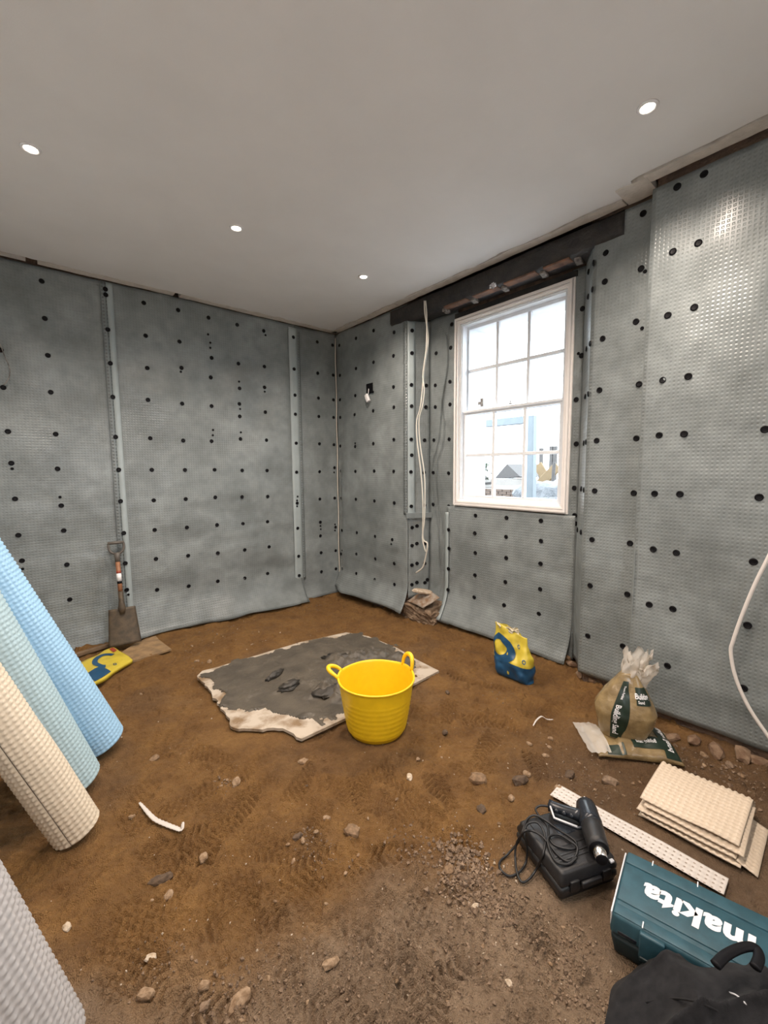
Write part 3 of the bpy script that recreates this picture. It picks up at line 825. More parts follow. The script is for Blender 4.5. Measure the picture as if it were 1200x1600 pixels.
# ------------------------------------------------------------------ lintel beam
beam = thing('lintel_beam', (2.98, 2.25, 2.905), 'blackened old timber beam spanning above the sash window', 'beam')
nb = 60
P = np.zeros((nb, 16, 3))
for i in range(nb):
    yy = 3.325 - (3.325 - 1.172) * i / (nb - 1)
    for k in range(16):
        a = 2 * PI * (k + 0.5) / 16
        cx_, cz_ = math.cos(a), math.sin(a)
        sx_ = np.sign(cx_) * min(1, abs(cx_) * 1.32); sz_ = np.sign(cz_) * min(1, abs(cz_) * 1.32)
        j = 0.010 * float(fbm(np.array([yy * 3 + k * 1.3]), np.array([k * 2.1]), 3, 3)[0])
        P[i, k] = (2.990 + (0.105 + j) * sx_, yy, 2.982 + (0.078 + j) * sz_)
me = grid_data(P.transpose(1, 0, 2), closeu=True)
bmx = bmesh.new(); bmx.from_mesh(me); bmesh.ops.holes_fill(bmx, edges=[e for e in bmx.edges if e.is_boundary]); bmesh.ops.recalc_face_normals(bmx, faces=bmx.faces)
bmx.to_mesh(me); bmx.free()
finish('timber', me, M['beam'], beam, True)
cle = [(703, 488), (743, 470), (792, 452), (850, 428), (905, 408)]
cy = []
for px, py in cle:
    q = on(2, 2.895, px, py); cy.append((q[0], q[1]))
for i, (x_, y_) in enumerate(cy):
    box('cleat', (2.985, y_, 2.896), (0.085, 0.045, 0.026), M['cleat'], beam, bev=0.004, seg=1, rot=(0, 0, 0.25))
for i in range(4):
    ya, yb = cy[i + 1][1] + 0.03, cy[i][1] - 0.03
    box('infill_board', (2.945, (ya + yb) / 2, 2.9045), (0.070, yb - ya, 0.016), M['redboard'], beam, bev=0.003, seg=1)
# scrap of foil caught on the beam
q = on(0, 2.885, 770, 446)
bmx = bmesh.new(); bmesh.ops.create_icosphere(bmx, subdivisions=3, radius=1)
for v in bmx.verts:
    k = 1 + 0.6 * mnoise.noise(v.co * 2.7 + Vector((3, 1, 7)))
    v.co = Vector((v.co.x * 0.012, v.co.y * 0.030, v.co.z * 0.020)) * k
tag(bm_obj('foil_scrap', bmx, M['foil'], mw=Matrix.Translation(Vector(q))), 'small crumpled shiny foil scrap on the black beam', 'foil')

# ------------------------------------------------------------------ hanging cables
def px_path(pts, n=6):
    """pts: (px, py, axis, value)"""
    return smooth_path([on(a, v_, x_, y_) for x_, y_, a, v_ in pts], n)
xc = XA - 0.03
cab = thing('hanging_cable', tuple(on(0, xc, 664, 478)), 'pair of loose cream cables hanging down beside the window', 'cable')
tube('cable_strand', px_path([(663, 470, 0, xc), (664, 490, 0, xc), (669, 530, 0, xc), (663, 575, 0, xc), (659, 620, 0, xc), (656, 640, 0, xc), (651, 660, 0, xc),
      (652, 690, 0, xc), (658, 740, 0, xc), (661, 790, 0, xc), (661, 840, 0, xc), (668, 850, 0, xc), (664, 875, 0, xc), (660, 887, 0, xc), (650, 895, 0, xc)]),
     0.0065, M['cable'], cab, 8)
xd = XA - 0.042
tube('cable_strand', px_path([(665, 470, 0, xd), (667, 500, 0, xd), (666, 545, 0, xd), (661, 585, 0, xd), (663, 610, 0, xd), (660, 635, 0, xd), (655, 655, 0, xd),
      (656, 690, 0, xd), (663, 740, 0, xd), (664, 780, 0, xd), (663, 815, 0, xd), (660, 840, 0, xd), (665, 862, 0, xd)]), 0.0055, M['cable'], cab, 8)
xr = XP - 0.09
rc = smooth_path([(2.775, 0.16, 3.06), (2.772, 0.17, 2.5), (2.765, 0.19, 1.9), (2.74, 0.24, 1.45)], 8) + px_path([(1216, 838, 0, xr), (1200, 872, 0, xr), (1180, 912, 0, xr), (1160, 960, 0, xr), (1146, 1000, 0, xr), (1142, 1020, 0, xr), (1150, 1060, 0, xr), (1170, 1105, 0, xr),
              (1200, 1150, 0, xr), (1222, 1182, 0, xr)], 8) + smooth_path([(2.69, 0.24, 0.06), (2.66, 0.16, 0.025), (2.56, 0.02, 0.022), (2.50, -0.12, 0.022)], 6)
tag(tube('wall_cable', rc, 0.0085, M['cable_w'], None, 10), 'thick white cable curving in front of the right wall', 'cable')
lc = px_path([(-14, 520, 1, YW - .03), (0, 538, 1, YW - .03), (7, 556, 1, YW - .04), (15, 575, 1, YW - .05), (14, 590, 1, YW - .04), (6, 602, 1, YW - .02)], 6)
tag(tube('wire_loop', lc, 0.0035, M['cleat'], None, 6), 'thin grey wire loop at left edge of far wall', 'cable')

# black back box with a connector hanging from it
q = on(0, XA - 0.012, 577.5, 607)
bx = thing('wall_box', (XA, q[1], q[2]), 'square black back box opening in membrane near the corner', 'back box')
rect = 0.052
box('box_body', (-0.004, 0, 0), (0.03, 0.105, 0.105), M['plug'], bx, world=False, bev=0.003, seg=1)
box('box_tab', (-0.014, -0.058, -0.045), (0.010, 0.026, 0.022), M['plug'], bx, world=False)
q2 = on(0, XA - 0.035, 574, 622)
cn = thing('cable_connector', (XA - 0.035, q2[1], q2[2]), 'white push-in connector dangling below the black back box', 'connector')
box('connector_body', (0, 0, 0), (0.028, 0.042, 0.085), M['white'], cn, bev=0.005, rot=(-0.45, 0, 0), world=False)
tube('lead', [(0.02, 0.0, 0.10), (0.0, -0.022, 0.075), (0, -0.016, 0.035)], 0.004, M['white'], cn, 6, world=False)

# ------------------------------------------------------------------ rolls of membrane
PITCHS = 0.0212
def roll(name, base, tilt, az, r, length, m, label, spin=0.0, prot=0.0043, dropz=0.0):
    """rolled studded sheet standing on its end and leaning; base = floor contact under the axis"""
    ns = max(8, round(2 * PI * r / PITCHS)); na = int(length / PITCHS)
    k = 4
    th = np.linspace(0, 2 * PI, ns * k + 1)
    z = np.linspace(0, length, na * k + 1)
    TH, Z = np.meshgrid(th, z, indexing='ij')
    def stud(i):
        return np.isin(np.arange(len(i)) % k, (1, 2)).astype(float)
    s_ = stud(th)[:, None] * stud(z)[None, :]
    RR = r + 0.003 * TH / (2 * PI) + prot * s_ + 0.004 * fbm(TH * 1.0, Z * 3, 5, 2)
    P_ = np.stack([RR * np.cos(TH + spin), RR * np.sin(TH + spin), Z], -1)
    # wall of the coil: outer skin, then in across the end, down the hollow core
    rc_ = r * 0.45
    inner = np.stack([(rc_ + 0 * TH) * np.cos(TH + spin), (rc_ + 0 * TH) * np.sin(TH + spin), Z], -1)
    P2_ = np.concatenate([inner[:, :1], P_, inner[:, -1:]], 1)
    rot_ = Euler((0, -tilt, 0)).to_matrix()
    rot_ = Euler((0, 0, az)).to_matrix() @ rot_
    lowest = (r + 0.012) * math.sin(tilt)
    loc = Vector((base[0], base[1], lowest + hz(*base) * 0.5 - dropz))
    o_ = grid(name, P2_, m, None, world=False)
    o_.matrix_world = Matrix.Translation(loc) @ rot_.to_4x4()
    # spiral of turns seen at the ends, as parts of the roll
    for zz in (0.003, length - 0.003):
        pts = []
        for i in range(90):
            a = i / 89 * 2 * PI * 4
            rr = rc_ + (r - rc_) * i / 89
            pts.append((rr * math.cos(a), rr * math.sin(a), zz))
        e = tube('coil_end', pts, 0.004, m, None, 5)
        e.parent = o_
    return tag(o_, label, 'membrane roll', 'rolls of studded membrane leaning at left')
roll('membrane_roll', (0.075, 2.08), math.radians(19.6), 0.0, 0.081, 1.92, M['roll_cream'],
     'slim cream studded membrane roll leaning in front of the blue rolls', spin=-1.9)
roll('membrane_roll', (0.085, 2.40), math.radians(17.8), 0.0, 0.110, 1.95, M['roll_pale'],
     'pale grey-blue membrane roll, between cream roll and bright blue roll', spin=2)
roll('membrane_roll', (0.225, 2.66), math.radians(21.3), 0.0, 0.112, 1.95, M['roll_blue'],
     'bright sky-blue membrane roll nearest the shovel', spin=2)
roll('membrane_roll', (-0.10, 1.27), math.radians(14), 0.0, 0.13, 1.9, M['roll_grey'],
     'light grey membrane roll in the bottom left foreground corner', spin=2)

# ------------------------------------------------------------------ yellow flexible tub
TX, TY = 1.48, 1.846
tub = thing('flexible_tub', (TX, TY, 0.0), 'bright yellow flexible two-handled builders tub', 'tub')
Ht, rb, rt = 0.315, 0.163, 0.216
prof = [(0.0, 0.004), (rb - 0.02, 0.0), (rb - 0.006, 0.006), (rb, 0.022)]
for i in range(1, 40):
    z_ = 0.022 + (Ht - 0.03) * i / 40
    r_ = rb + (rt - rb) * (z_ / Ht) ** 0.8 + (0.0011 if i % 4 == 0 and i < 30 else 0)
    prof.append((r_, z_))
prof += [(rt + 0.001, Ht - 0.008), (rt + 0.006, Ht - 0.006), (rt + 0.007, Ht), (rt + 0.002, Ht + 0.004), (rt - 0.004, Ht), (rt - 0.006, Ht - 0.01)]
for i in range(1, 12):
    z_ = Ht - 0.01 - (Ht - 0.03) * i / 11
    prof.append((rb + (rt - rb) * (max(z_, 0) / Ht) ** 0.8 - 0.006, z_))
prof += [(rb - 0.03, 0.010), (0.0, 0.010)]
HR = math.atan2(_R0[1], _R0[0]) + 0.52; HL = math.atan2(_R0[1], _R0[0]) + PI - 0.10      # the two handles
segs = 72
P = np.zeros((segs, len(prof), 3))
for i in range(segs):
    a = 2 * PI * i / segs
    # rim rises and pulls in a little at the handles
    hnd = max(0, math.cos(a - HR)) ** 14 + max(0, math.cos(a - HL)) ** 14
    for j, (r_, z_) in enumerate(prof):
        t_ = (z_ / Ht) ** 3
        P[i, j] = (TX + r_ * math.cos(a), TY + r_ * math.sin(a), hz(TX, TY) + z_ + 0.012 * hnd * t_)
body = grid('body', P, M['yellow'], tub, closeu=True)
for sgn, lean in ((1, 0.012), (-1, 0.060)):
    pts = []
    for i in range(25):
        t_ = i / 24
        ang = PI * t_
        off = 0.048 * math.cos(ang) * (1.0 + 0.12 * math.sin(ang))
        up_ = (0.080 if sgn > 0 else 0.062) * math.sin(ang) ** 0.75 - 0.004
        aa = HR if sgn > 0 else HL
        rr = rt + 0.002 + lean * math.sin(ang)
        ex, ey = math.cos(aa), math.sin(aa)
        tx_, ty_ = -ey, ex
        rad = math.sqrt(max(rr * rr - off * off, 0))
        pts.append((TX + ex * rad + tx_ * off, TY + ey * rad + ty_ * off, Ht + 0.006 + up_ - (0.02 if sgn < 0 else 0) * math.sin(ang)))
    tube('handle', pts, [0.0095 + 0.004 * math.sin(PI * i / 24) for i in range(25)], M['yellow'], tub, 10)

# ------------------------------------------------------------------ mixing board and mortar
bpoly_px = [(308, 1056), (316, 1048), (340, 1042), (420, 1018), (470, 1003), (541, 988), (575, 994), (620, 1012), (650, 1030), (686, 1048),
            (600, 1092), (540, 1122), (468, 1154), (456, 1144), (440, 1138), (425, 1137), (410, 1139), (396, 1137), (380, 1138), (366, 1137),
            (357, 1131), (360, 1122), (350, 1114), (345, 1103), (334, 1090), (326, 1078)]
bw = [on(2, 0.03, *p_)[:2] for p_ in bpoly_px]
jag = []
for i, p_ in enumerate(bw):
    q_ = bw[(i + 1) % len(bw)]
    ragged = i >= 12
    n_ = max(1, int(np.hypot(*(q_ - p_)) / (0.025 if ragged else 0.2)))
    for k in range(n_):
        w_ = p_ + (q_ - p_) * k / n_
        if ragged:
            w_ = w_ + rng.uniform(-0.009, 0.009, 2)
        jag.append(tuple(w_))
bcen = np.mean(bw, 0)
mb = thing('mixing_board', (bcen[0], bcen[1], 0.012), 'torn white-faced board lying flat under the grey mortar', 'board')
prism('panel', jag, 0.014, 0.030, M['board'], mb)
# mortar as a lumpy skin over the board
def inside(px_, py_, poly):
    c_ = np.zeros(px_.shape, bool)
    n_ = len(poly)
    for i in range(n_):
        x1_, y1_ = poly[i]; x2_, y2_ = poly[(i + 1) % n_]
        cond = ((y1_ > py_) != (y2_ > py_)) & (px_ < (x2_ - x1_) * (py_ - y1_) / (y2_ - y1_ + 1e-12) + x1_)
        c_ ^= cond
    return c_
mpx = [(322, 1054), (338, 1044), (420, 1020), (470, 1004), (538, 989), (580, 996), (624, 1016), (646, 1034), (640, 1060), (600, 1088), (560, 1108),
       (510, 1122), (478, 1126), (440, 1116), (410, 1106), (385, 1108), (358, 1104), (343, 1090), (330, 1072)]
mw_ = [tuple(on(2, 0.035, *p_)[:2]) for p_ in mpx]
mw_ = [tuple(v_) for v_ in smooth_path([np.array(v_) for v_ in mw_ + mw_[:1]], 4)[:-1]]
st = 0.009
mxs = np.arange(0.8, 2.35, st); mys = np.arange(1.95, 3.25, st)
MX, MY = np.meshgrid(mxs, mys, indexing='ij')
jx = MX + 0.11 * fbm(MX * 8, MY * 8, 77, 5, 0.6); jy = MY + 0.11 * fbm(MX * 8 + 30, MY * 8, 78, 5, 0.6)
ins = inside(jx, jy, mw_)
MH = 0.034 + 0.014 * fbm(MX * 5, MY * 5, 80, 3) + 0.016 * np.clip(fbm(MX * 16, MY * 16, 81, 3), 0, 1)
def lump(px, py, r, h, rough_=0.6):
    global MH
    q_ = on(2, 0.04, px, py)
    d_ = np.hypot(MX - q_[0], MY - q_[1]) / r
    k_ = np.clip(1 - d_ ** 2, 0, 1)
    MH += h * k_ * (1 + rough_ * 2 * fbm(MX * 22, MY * 22, 83, 3))
for a_ in ((535, 1030, .14, .035), (565, 1022, .13, .03), (590, 1020, .12, .03), (620, 1030, .12, .03), (515, 1072, .12, .03), (500, 1080, .10, .025),
           (450, 1070, .06, .02), (530, 1085, .1, .03), (420, 1055, .05, .012), (570, 1040, .18, .02)):
    lump(*a_)
MH = np.where(ins, np.maximum(MH, 0.0315), 0.0300)
msk = ins[:-1, :-1] & ins[1:, :-1] & ins[1:, 1:] & ins[:-1, 1:]
# drop a skirt: border vertices sit on the board
er = ins.copy()
er[1:-1, 1:-1] = ins[1:-1, 1:-1] & ins[:-2, 1:-1] & ins[2:, 1:-1] & ins[1:-1, :-2] & ins[1:-1, 2:]
MH = np.where(er, MH, 0.0302)
mo = grid('wet_mortar', np.stack([MX, MY, MH], -1), M['mortar'], mask=msk)
tag(mo, 'smeared wet grey mortar spread over the white board', 'mortar', kind='stuff')
def clod(name, c_, s_, m, label, cat, group=None, seed=0, sub=2):
    b_ = bmesh.new(); bmesh.ops.create_icosphere(b_, subdivisions=sub, radius=1)
    for v in b_.verts:
        k_ = 1 + 0.45 * mnoise.noise(v.co * 1.6 + Vector((seed * 3.1, seed, 2))) + (0.5 if 'mortar' in name else 0.2) * mnoise.noise(v.co * 4 + Vector((seed, 5, seed)))
        v.co = Vector((v.co.x * s_[0], v.co.y * s_[1], v.co.z * s_[2])) * k_
    o_ = bm_obj(name, b_, m, smooth=True)
    o_.location = c_
    return tag(o_, label, cat, group)
for i, (px, py, a_, b_, l_) in enumerate([(532, 1027, .10, .035, 'long dark mortar lump at back of mixing board'),
                                         (560, 1024, .07, .04, 'dark mortar lump beside the long one behind the tub'),
                                         (518, 1078, .09, .05, 'broad dark mortar heap just left of the tub'),
                                         (452, 1071, .06, .03, 'small dark mortar lump left of the broad heap'),
                                         (430, 1054, .06, .016, 'thin dark mortar streak lump on left half of the board')]):
    q_ = on(2, 0.045, px, py)
    clod('mortar_lump', (q_[0], q_[1], 0.046), (a_ * 1.35, b_ * 1.35, 0.022), M['mortard'], l_, 'mortar', 'mortar lumps on the board', seed=i + 3, sub=3).rotation_euler = (0, 0, -0.7 + 0.3 * i)

# ------------------------------------------------------------------ spade against the far wall
foot = on(2, 0.05, 196, 1007); topp = on(1, YW - 0.055, 181, 847)
sp_ = thing('spade', tuple(foot), 'soil-stained digging spade with reddish wooden shaft leaning on far wall', 'spade')
fo = Vector(foot); tp = Vector(topp)
ax = (tp - fo).normalized(); Ls = (tp - fo).length
wd = Vector((1, -0.10, 0.10)); wd = (wd - ax * wd.dot(ax)).normalized()
nn = ax.cross(wd).normalized()
if nn.y > 0: nn = -nn
def SP(u_, v_, w_=0.0):
    return fo + wd * u_ + ax * v_ + nn * w_
bl = 0.285 / 0.93
P = np.zeros((13, 16, 3))
for i in range(13):
    for j in range(16):
        u_ = -1 + 2 * i / 12; v_ = j / 15
        wid = 0.098 + 0.022 * (1 - v_)
        P[i, j] = SP(u_ * wid, v_ * bl + (0.012 * (1 - u_ * u_) * (v_ - 0.5) * 0), -0.016 * u_ * u_ + 0.018 * (1 - v_) ** 2)
bld = grid('blade', P, M['spade'], sp_)
bld.modifiers.new('thickness', 'SOLIDIFY').thickness = 0.004
sv = [SP(0, bl - 0.05, .004), SP(0, bl + 0.0, .006), SP(0, bl + 0.03, .006), SP(0, bl + 0.06, .005), SP(0, bl + 0.14, 0.0)]
tube('socket', sv, [0.018, 0.030, 0.024, 0.0195, 0.0195], M['spade'], sp_, 12)
tube('shaft', [SP(0, bl + 0.13, 0), SP(0, Ls * 0.6, 0), SP(0, Ls - 0.14, 0)], 0.0178, M['ash'], sp_, 12)
lab = tube('shaft_label', [SP(0, Ls * 0.615, 0), SP(0, Ls * 0.69, 0)], 0.0184, M['white'], sp_, 12)
tube('label_band', [SP(0, Ls * 0.59, 0), SP(0, Ls * 0.615, 0)], 0.0186, M['plug'], sp_, 12)
tube('label_band', [SP(0, Ls * 0.69, 0), SP(0, Ls * 0.715, 0)], 0.0186, M['sackr'], sp_, 12)
gp = [SP(-0.054, Ls - 0.01, 0), SP(-0.056, Ls - 0.04, 0), SP(-0.050, Ls - 0.068, 0), SP(-0.030, Ls - 0.092, 0), SP(0, Ls - 0.100, 0), SP(0.030, Ls - 0.092, 0),
      SP(0.050, Ls - 0.068, 0), SP(0.056, Ls - 0.04, 0), SP(0.054, Ls - 0.01, 0)]
tube('grip_yoke', smooth_path(gp, 4), 0.0095, M['grip'], sp_, 8)
tube('grip_bar', [SP(-0.060, Ls - 0.006, 0), SP(0.060, Ls - 0.006, 0)], 0.0125, M['grip'], sp_, 10)
tube('grip_neck', [SP(0, Ls - 0.092, 0), SP(0, Ls - 0.13, 0), SP(0, Ls - 0.17, 0)], [0.026, 0.021, 0.0195], M['grip'], sp_, 10)

# boards at the foot of the far wall
pz = 0.022
pl = [on(2, pz, *p_)[:2] for p_ in ((190, 1019), (214, 1003), (243, 993), (249, 1000), (268, 1014), (204, 1034))]
tag(prism('plywood_offcut', [tuple(v_) for v_ in pl], 0.008, pz, M['ply']), 'thin dirty plywood offcut on the ground under the spade', 'board')
a_, b_ = on(2, 0.045, 112, 1026), on(2, 0.045, 170, 1008)
d_ = Vector(b_ - a_); c_ = (Vector(a_) + Vector(b_)) / 2
tag(box('timber_batten', (c_.x - .05, c_.y - 0.01, 0.045), (d_.length + .1, 0.035, 0.03), M['batten'], None, bev=0.004, rot=(0, 0, math.atan2(d_.y, d_.x))),
    'narrow dirty timber batten along the foot of the far wall', 'batten')

# ------------------------------------------------------------------ sacks
class Bag:
    """closed sack surface with its own (u, v) skin; prints are laid on that skin"""
    def __init__(self, base, face, W, D, H_, wf, df, sx=None, sy=None, exp=3.0, seed=0, wr=0.008, zs=0.0):
        self.base = Vector(base); self.face = face
        self.W, self.D, self.H, self.zs = W, D, H_, zs
        self.wf, self.df, self.sx, self.sy, self.e, self.seed, self.wr = wf, df, sx or (lambda v: 0), sy or (lambda v: 0), exp, seed, wr
    def at(self, u, v, off=0.0):
        """u: turns, 0 = middle of the front; v: 0 bottom .. 1 top"""
        def raw(u, v):
            a = u * 2 * PI - PI / 2
            c_, s_ = math.cos(a), math.sin(a)
            e = 2.0 / self.e
            x = math.copysign(abs(c_) ** e, c_) * self.W / 2 * self.wf(v) + self.sx(v)
            y = math.copysign(abs(s_) ** e, s_) * self.D / 2 * self.df(v) + self.sy(v)
            z = v * self.H - self.zs * x * v
            n = self.wr * (mnoise.noise(Vector((x * 9 + self.seed, y * 9, z * 6))) + 0.7 * mnoise.noise(Vector((x * 22 + self.seed, y * 22, z * 18))))
            r = math.hypot(c_, s_)
            return Vector((x + n * c_, y + n * s_, z + 0.5 * n))
        p = raw(u, v)
        if off:
            du = raw(u + 0.004, v) - raw(u - 0.004, v); dv = raw(u, min(v + 0.01, 1)) - raw(u, max(v - 0.01, 0))
            n = du.cross(dv)
            if n.length > 1e-9:
                n.normalize()
                p = p + n * off
        return self.base + Euler((0, 0, self.face)).to_matrix() @ p
    def skin(self, name, m, parent, nu=72, nv=40, v0=0.0, v1=1.0):
        P_ = np.zeros((nu, nv, 3))
        for i in range(nu):
            for j in range(nv):
                P_[i, j] = self.at(i / nu, v0 + (v1 - v0) * j / (nv - 1))
        o_ = grid(name, P_, m, parent, closeu=True)
        b_ = bmesh.new(); b_.from_mesh(o_.data)
        bmesh.ops.holes_fill(b_, edges=[e for e in b_.edges if e.is_boundary])
        b_.to_mesh(o_.data); b_.free()
        return o_
    def patch(self, name, m, parent, u0, u1, v0, v1, nu=10, nv=14, off=0.002, shape=None):
        P_ = np.zeros((nu, nv, 3))
        for i in range(nu):
            for j in range(nv):
                a, b = i / (nu - 1), j / (nv - 1)
                u, v = u0 + (u1 - u0) * a, v0 + (v1 - v0) * b
                if shape: u, v = shape(a, b, u, v)
                P_[i, j] = self.at(u, v, off)
        return grid(name, P_, m, parent)
    def ring(self, name, m, parent, uc, vc, ru, rv, inner=0.55, off=0.003, poly=None, n=28):
        P_ = np.zeros((n, 5, 3))
        for i in range(n):
            a = 2 * PI * i / n
            for j in range(5):
                k = inner + (1 - inner) * j / 4
                P_[i, j] = self.at(uc + ru * k * math.cos(a), vc + rv * k * math.sin(a), off)
        return grid(name, P_, m, parent, closeu=True)
    def text(self, name, s, m, parent, uc, vc, su, sv, rot=0.0, off=0.004, bold=0.02):
        tv, tf = text2d(s, 1.0, bold)
        out_ = []
        for x, y in tv:
            X = x * math.cos(rot) - y * math.sin(rot); Y = x * math.sin(rot) + y * math.cos(rot)
            out_.append(self.at(uc + X * su, vc + Y * sv, off))
        return mesh(name, out_, tf, m, parent)

# upright yellow and blue sack by the window wall
ysx, ysy = 2.615, 1.700
face = -PI / 2 - 0.02
ys_ = thing('cement_sack', (ysx, ysy, 0.0), 'half-empty yellow and blue cement sack standing crumpled below the window', 'sack')
YB = Bag((ysx, ysy, hz(ysx, ysy) - 0.005), face, 0.30, 0.15, 0.335,
         lambda v: (0.86 + 0.16 * math.sin(min(v * 2.4, 1.4))) * (1 - 0.10 * max(0, v - 0.45) / 0.55),
         lambda v: (0.75 + 0.35 * math.sin(v * 2.6)) * (1 - 0.92 * max(0, v - 0.35) / 0.65) * (1.0 if v > 0.08 else 0.6 + 5 * v),
         sx=lambda v: 0.030 - 0.060 * v, sy=lambda v: 0.02 * v, seed=4, wr=0.024, zs=0.20)
YB.skin('sack_body', M['sacky'], ys_, 80, 44)
YB.patch('blue_base_print', M['sackb'], ys_, -0.36, 0.40, 0.015, 0.40, 46, 12, 0.002,
         shape=lambda a, b, u, v: (u, 0.015 + (0.33 - 0.10 * (1 - a) * 0 + 0.06 * math.sin(a * 3.0)) * b))
YB.ring('ring_print', M['sackb'], ys_, -0.060, 0.60, 0.105, 0.25, 0.55, 0.004, n=36)
YB.ring('small_ring_print', M['sackb'], ys_, 0.075, 0.78, 0.018, 0.040, 0.6, 0.004, n=18)
YB.ring('small_ring_print', M['sackb'], ys_, 0.135, 0.52, 0.020, 0.046, 0.6, 0.004, n=18)
# torn mouth
def crumple(name, parent, m, cen, rx, ry, h, face_, seed, lean=(0, 0), rag_=0.35, nu=40, nv=16, flare=0.2, amp=0.02):
    P_ = np.zeros((nu, nv, 3))
    R_ = Euler((0, 0, face_)).to_matrix()
    for i in range(nu):
        a = 2 * PI * i / nu
        top = h * (1 - rag_ * (0.5 + mnoise.noise(Vector((math.cos(a) * 1.7 + seed, math.sin(a) * 1.7, 1))) + 0.35 * mnoise.noise(Vector((math.cos(a) * 7, math.sin(a) * 7, seed)))))
        for j in range(nv):
            t_ = j / (nv - 1)
            k = 1 + flare * t_
            n = Vector((mnoise.noise(Vector((a * 2.2 + seed, t_ * 4, 0))), mnoise.noise(Vector((a * 2.2, t_ * 4, seed + 3))), mnoise.noise(Vector((a * 3, t_ * 5, seed + 9))))) * amp
            fold = 1 + 0.09 * math.sin(a * 7 + t_ * 3 + seed)
            p_ = Vector((rx * k * fold * math.cos(a) + lean[0] * t_, ry * k * fold * math.sin(a) + lean[1] * t_, top * t_)) + n * (0.3 + t_)
            P_[i, j] = Vector(cen) + R_ @ p_
    return grid(name, P_, m, parent, smooth=False, closeu=True)
tp_ = YB.at(0.0, 1.0)
c_ = sum((YB.at(k / 8, 0.97) for k in range(8)), Vector((0, 0, 0))) / 8
crumple('torn_mouth', ys_, M['sacki'], c_ - Vector((0, 0, .02)), 0.075, 0.016, 0.06, face, 3, lean=(-0.03, 0.0), amp=0.014)

# flat yellow sack behind the rolls
fs = [on(2, 0.05, *p_)[:2] for p_ in ((112, 1034), (176, 1011), (206, 1025), (202, 1040), (150, 1062))]
fc = np.mean(fs, 0)
fy = thing('flat_sack', (fc[0], fc[1], 0.02), 'empty flattened yellow sack on the ground between spade and blue roll', 'sack')
A0, A1, A2, A3 = (np.array(v_) for v_ in (on(2, .05, 100, 1046)[:2], on(2, .05, 174, 1011)[:2], on(2, .05, 207, 1030)[:2], on(2, .05, 148, 1066)[:2]))
def FS(a, b, off=0.0):
    p_ = (A0 * (1 - a) + A1 * a) * (1 - b) + (A3 * (1 - a) + A2 * a) * b
    z_ = 0.046 + 0.016 * math.sin(PI * b) * (0.6 + 0.4 * a) + 0.012 * mnoise.noise(Vector((a * 4, b * 4, 2))) + 0.02 * max(0, a - 0.75) * math.sin(b * 9)
    return Vector((p_[0], p_[1], z_ + off))
P = np.array([[FS(i / 30, j / 20) for j in range(21)] for i in range(31)])
fo_ = grid('sack_body', P, M['sacky'], fy); thick_below(fo_, 0.03)
def fs_ring(name, m, ac, bc, ra, rb_, inn_, a0, a1, n=30):
    P_ = np.array([[FS(ac + ra * k * math.cos(a0 + (a1 - a0) * i / n), bc + rb_ * k * math.sin(a0 + (a1 - a0) * i / n), 0.003) for k in np.linspace(inn_, 1, 4)] for i in range(n + 1)])
    return grid(name, P_, m, fy)
fs_ring('ring_print', M['sackb'], 0.62, 0.50, 0.27, 0.34, 0.62, 2.3, 6.0)
grid('blue_base_print', np.array([[FS(0.02 + 0.40 * i / 12, 0.62 + 0.36 * j / 8, 0.0035) for j in range(9)] for i in range(13)]), M['sackb'], fy)
fs_ring('small_ring_print', M['sackb'], 0.62, 0.84, 0.035, 0.055, 0.55, 0, 2 * PI, 16)
grid('red_print', np.array([[FS(0.90 + 0.08 * i / 4, 0.10 + 0.22 * j / 4, 0.0035) for j in range(5)] for i in range(5)]), M['sackr'], fy)

# building sand bag standing, on top of a second one lying flat
lx = [on(2, 0.06, *p_)[:2] for p_ in ((908, 1122), (1030, 1128), (1072, 1184), (936, 1168))]
L0, L1, L2, L3 = lx
lb = thing('sand_bag', tuple((*np.mean(lx, 0), 0.0)), 'building sand bag lying flat, under the standing sand bag', 'bag')
def LB(a, b, off=0.0, top=True):
    p_ = (L0 * (1 - a) + L1 * a) * (1 - b) + (L3 * (1 - a) + L2 * a) * b
    ed = max(0.0, min(a, 1 - a, 0.25) / 0.25) ** 0.5 * max(0.0, min(b, 1 - b, 0.3) / 0.3) ** 0.5
    h_ = 0.016 + (0.062 if a > 0.3 else 0.04) * ed + 0.035 * ed * max(0, a - 0.55) + 0.010 * ed * mnoise.noise(Vector((a * 6, b * 5, 4)))
    return Vector((p_[0], p_[1], (h_ if top else 0.006) + off))
na_, nb_ = 40, 26
P = np.array([[LB(i / (na_ - 1), j / (nb_ - 1)) for j in range(nb_)] for i in range(na_)])
o_ = grid('bag_body', P, M['sand'], lb); thick_below(o_, 0.014)
grid('loose_plastic', np.array([[LB(-0.10 + 0.26 * i / 10, -0.05 + 1.02 * j / 14, 0.010 + 0.012 * mnoise.noise(Vector((i * .7, j * .6, 1)))) for j in range(15)] for i in range(11)]), M['clear'], lb)
def lbp(name, a0, a1, b0, b1, m, off=0.003):
    return grid(name, np.array([[LB(a0 + (a1 - a0) * i / 10, b0 + (b1 - b0) * j / 10, off) for j in range(11)] for i in range(11)]), m, lb)
lbp('green_band', 0.80, 0.97, 0.10, 0.97, M['green'])
lbp('green_band', 0.12, 0.34, 0.80, 0.98, M['green'])
lbp('green_band', 0.45, 0.80, 0.62, 0.86, M['green'])
def lbt(s, ac, bc, su, sv, rot):
    tv, tf = text2d(s, 1.0, 0.02)
    return mesh('lettering', [LB(ac + (x * math.cos(rot) - y * math.sin(rot)) * su, bc + (x * math.sin(rot) + y * math.cos(rot)) * sv, 0.006) for x, y in tv], tf, M['white'], lb)
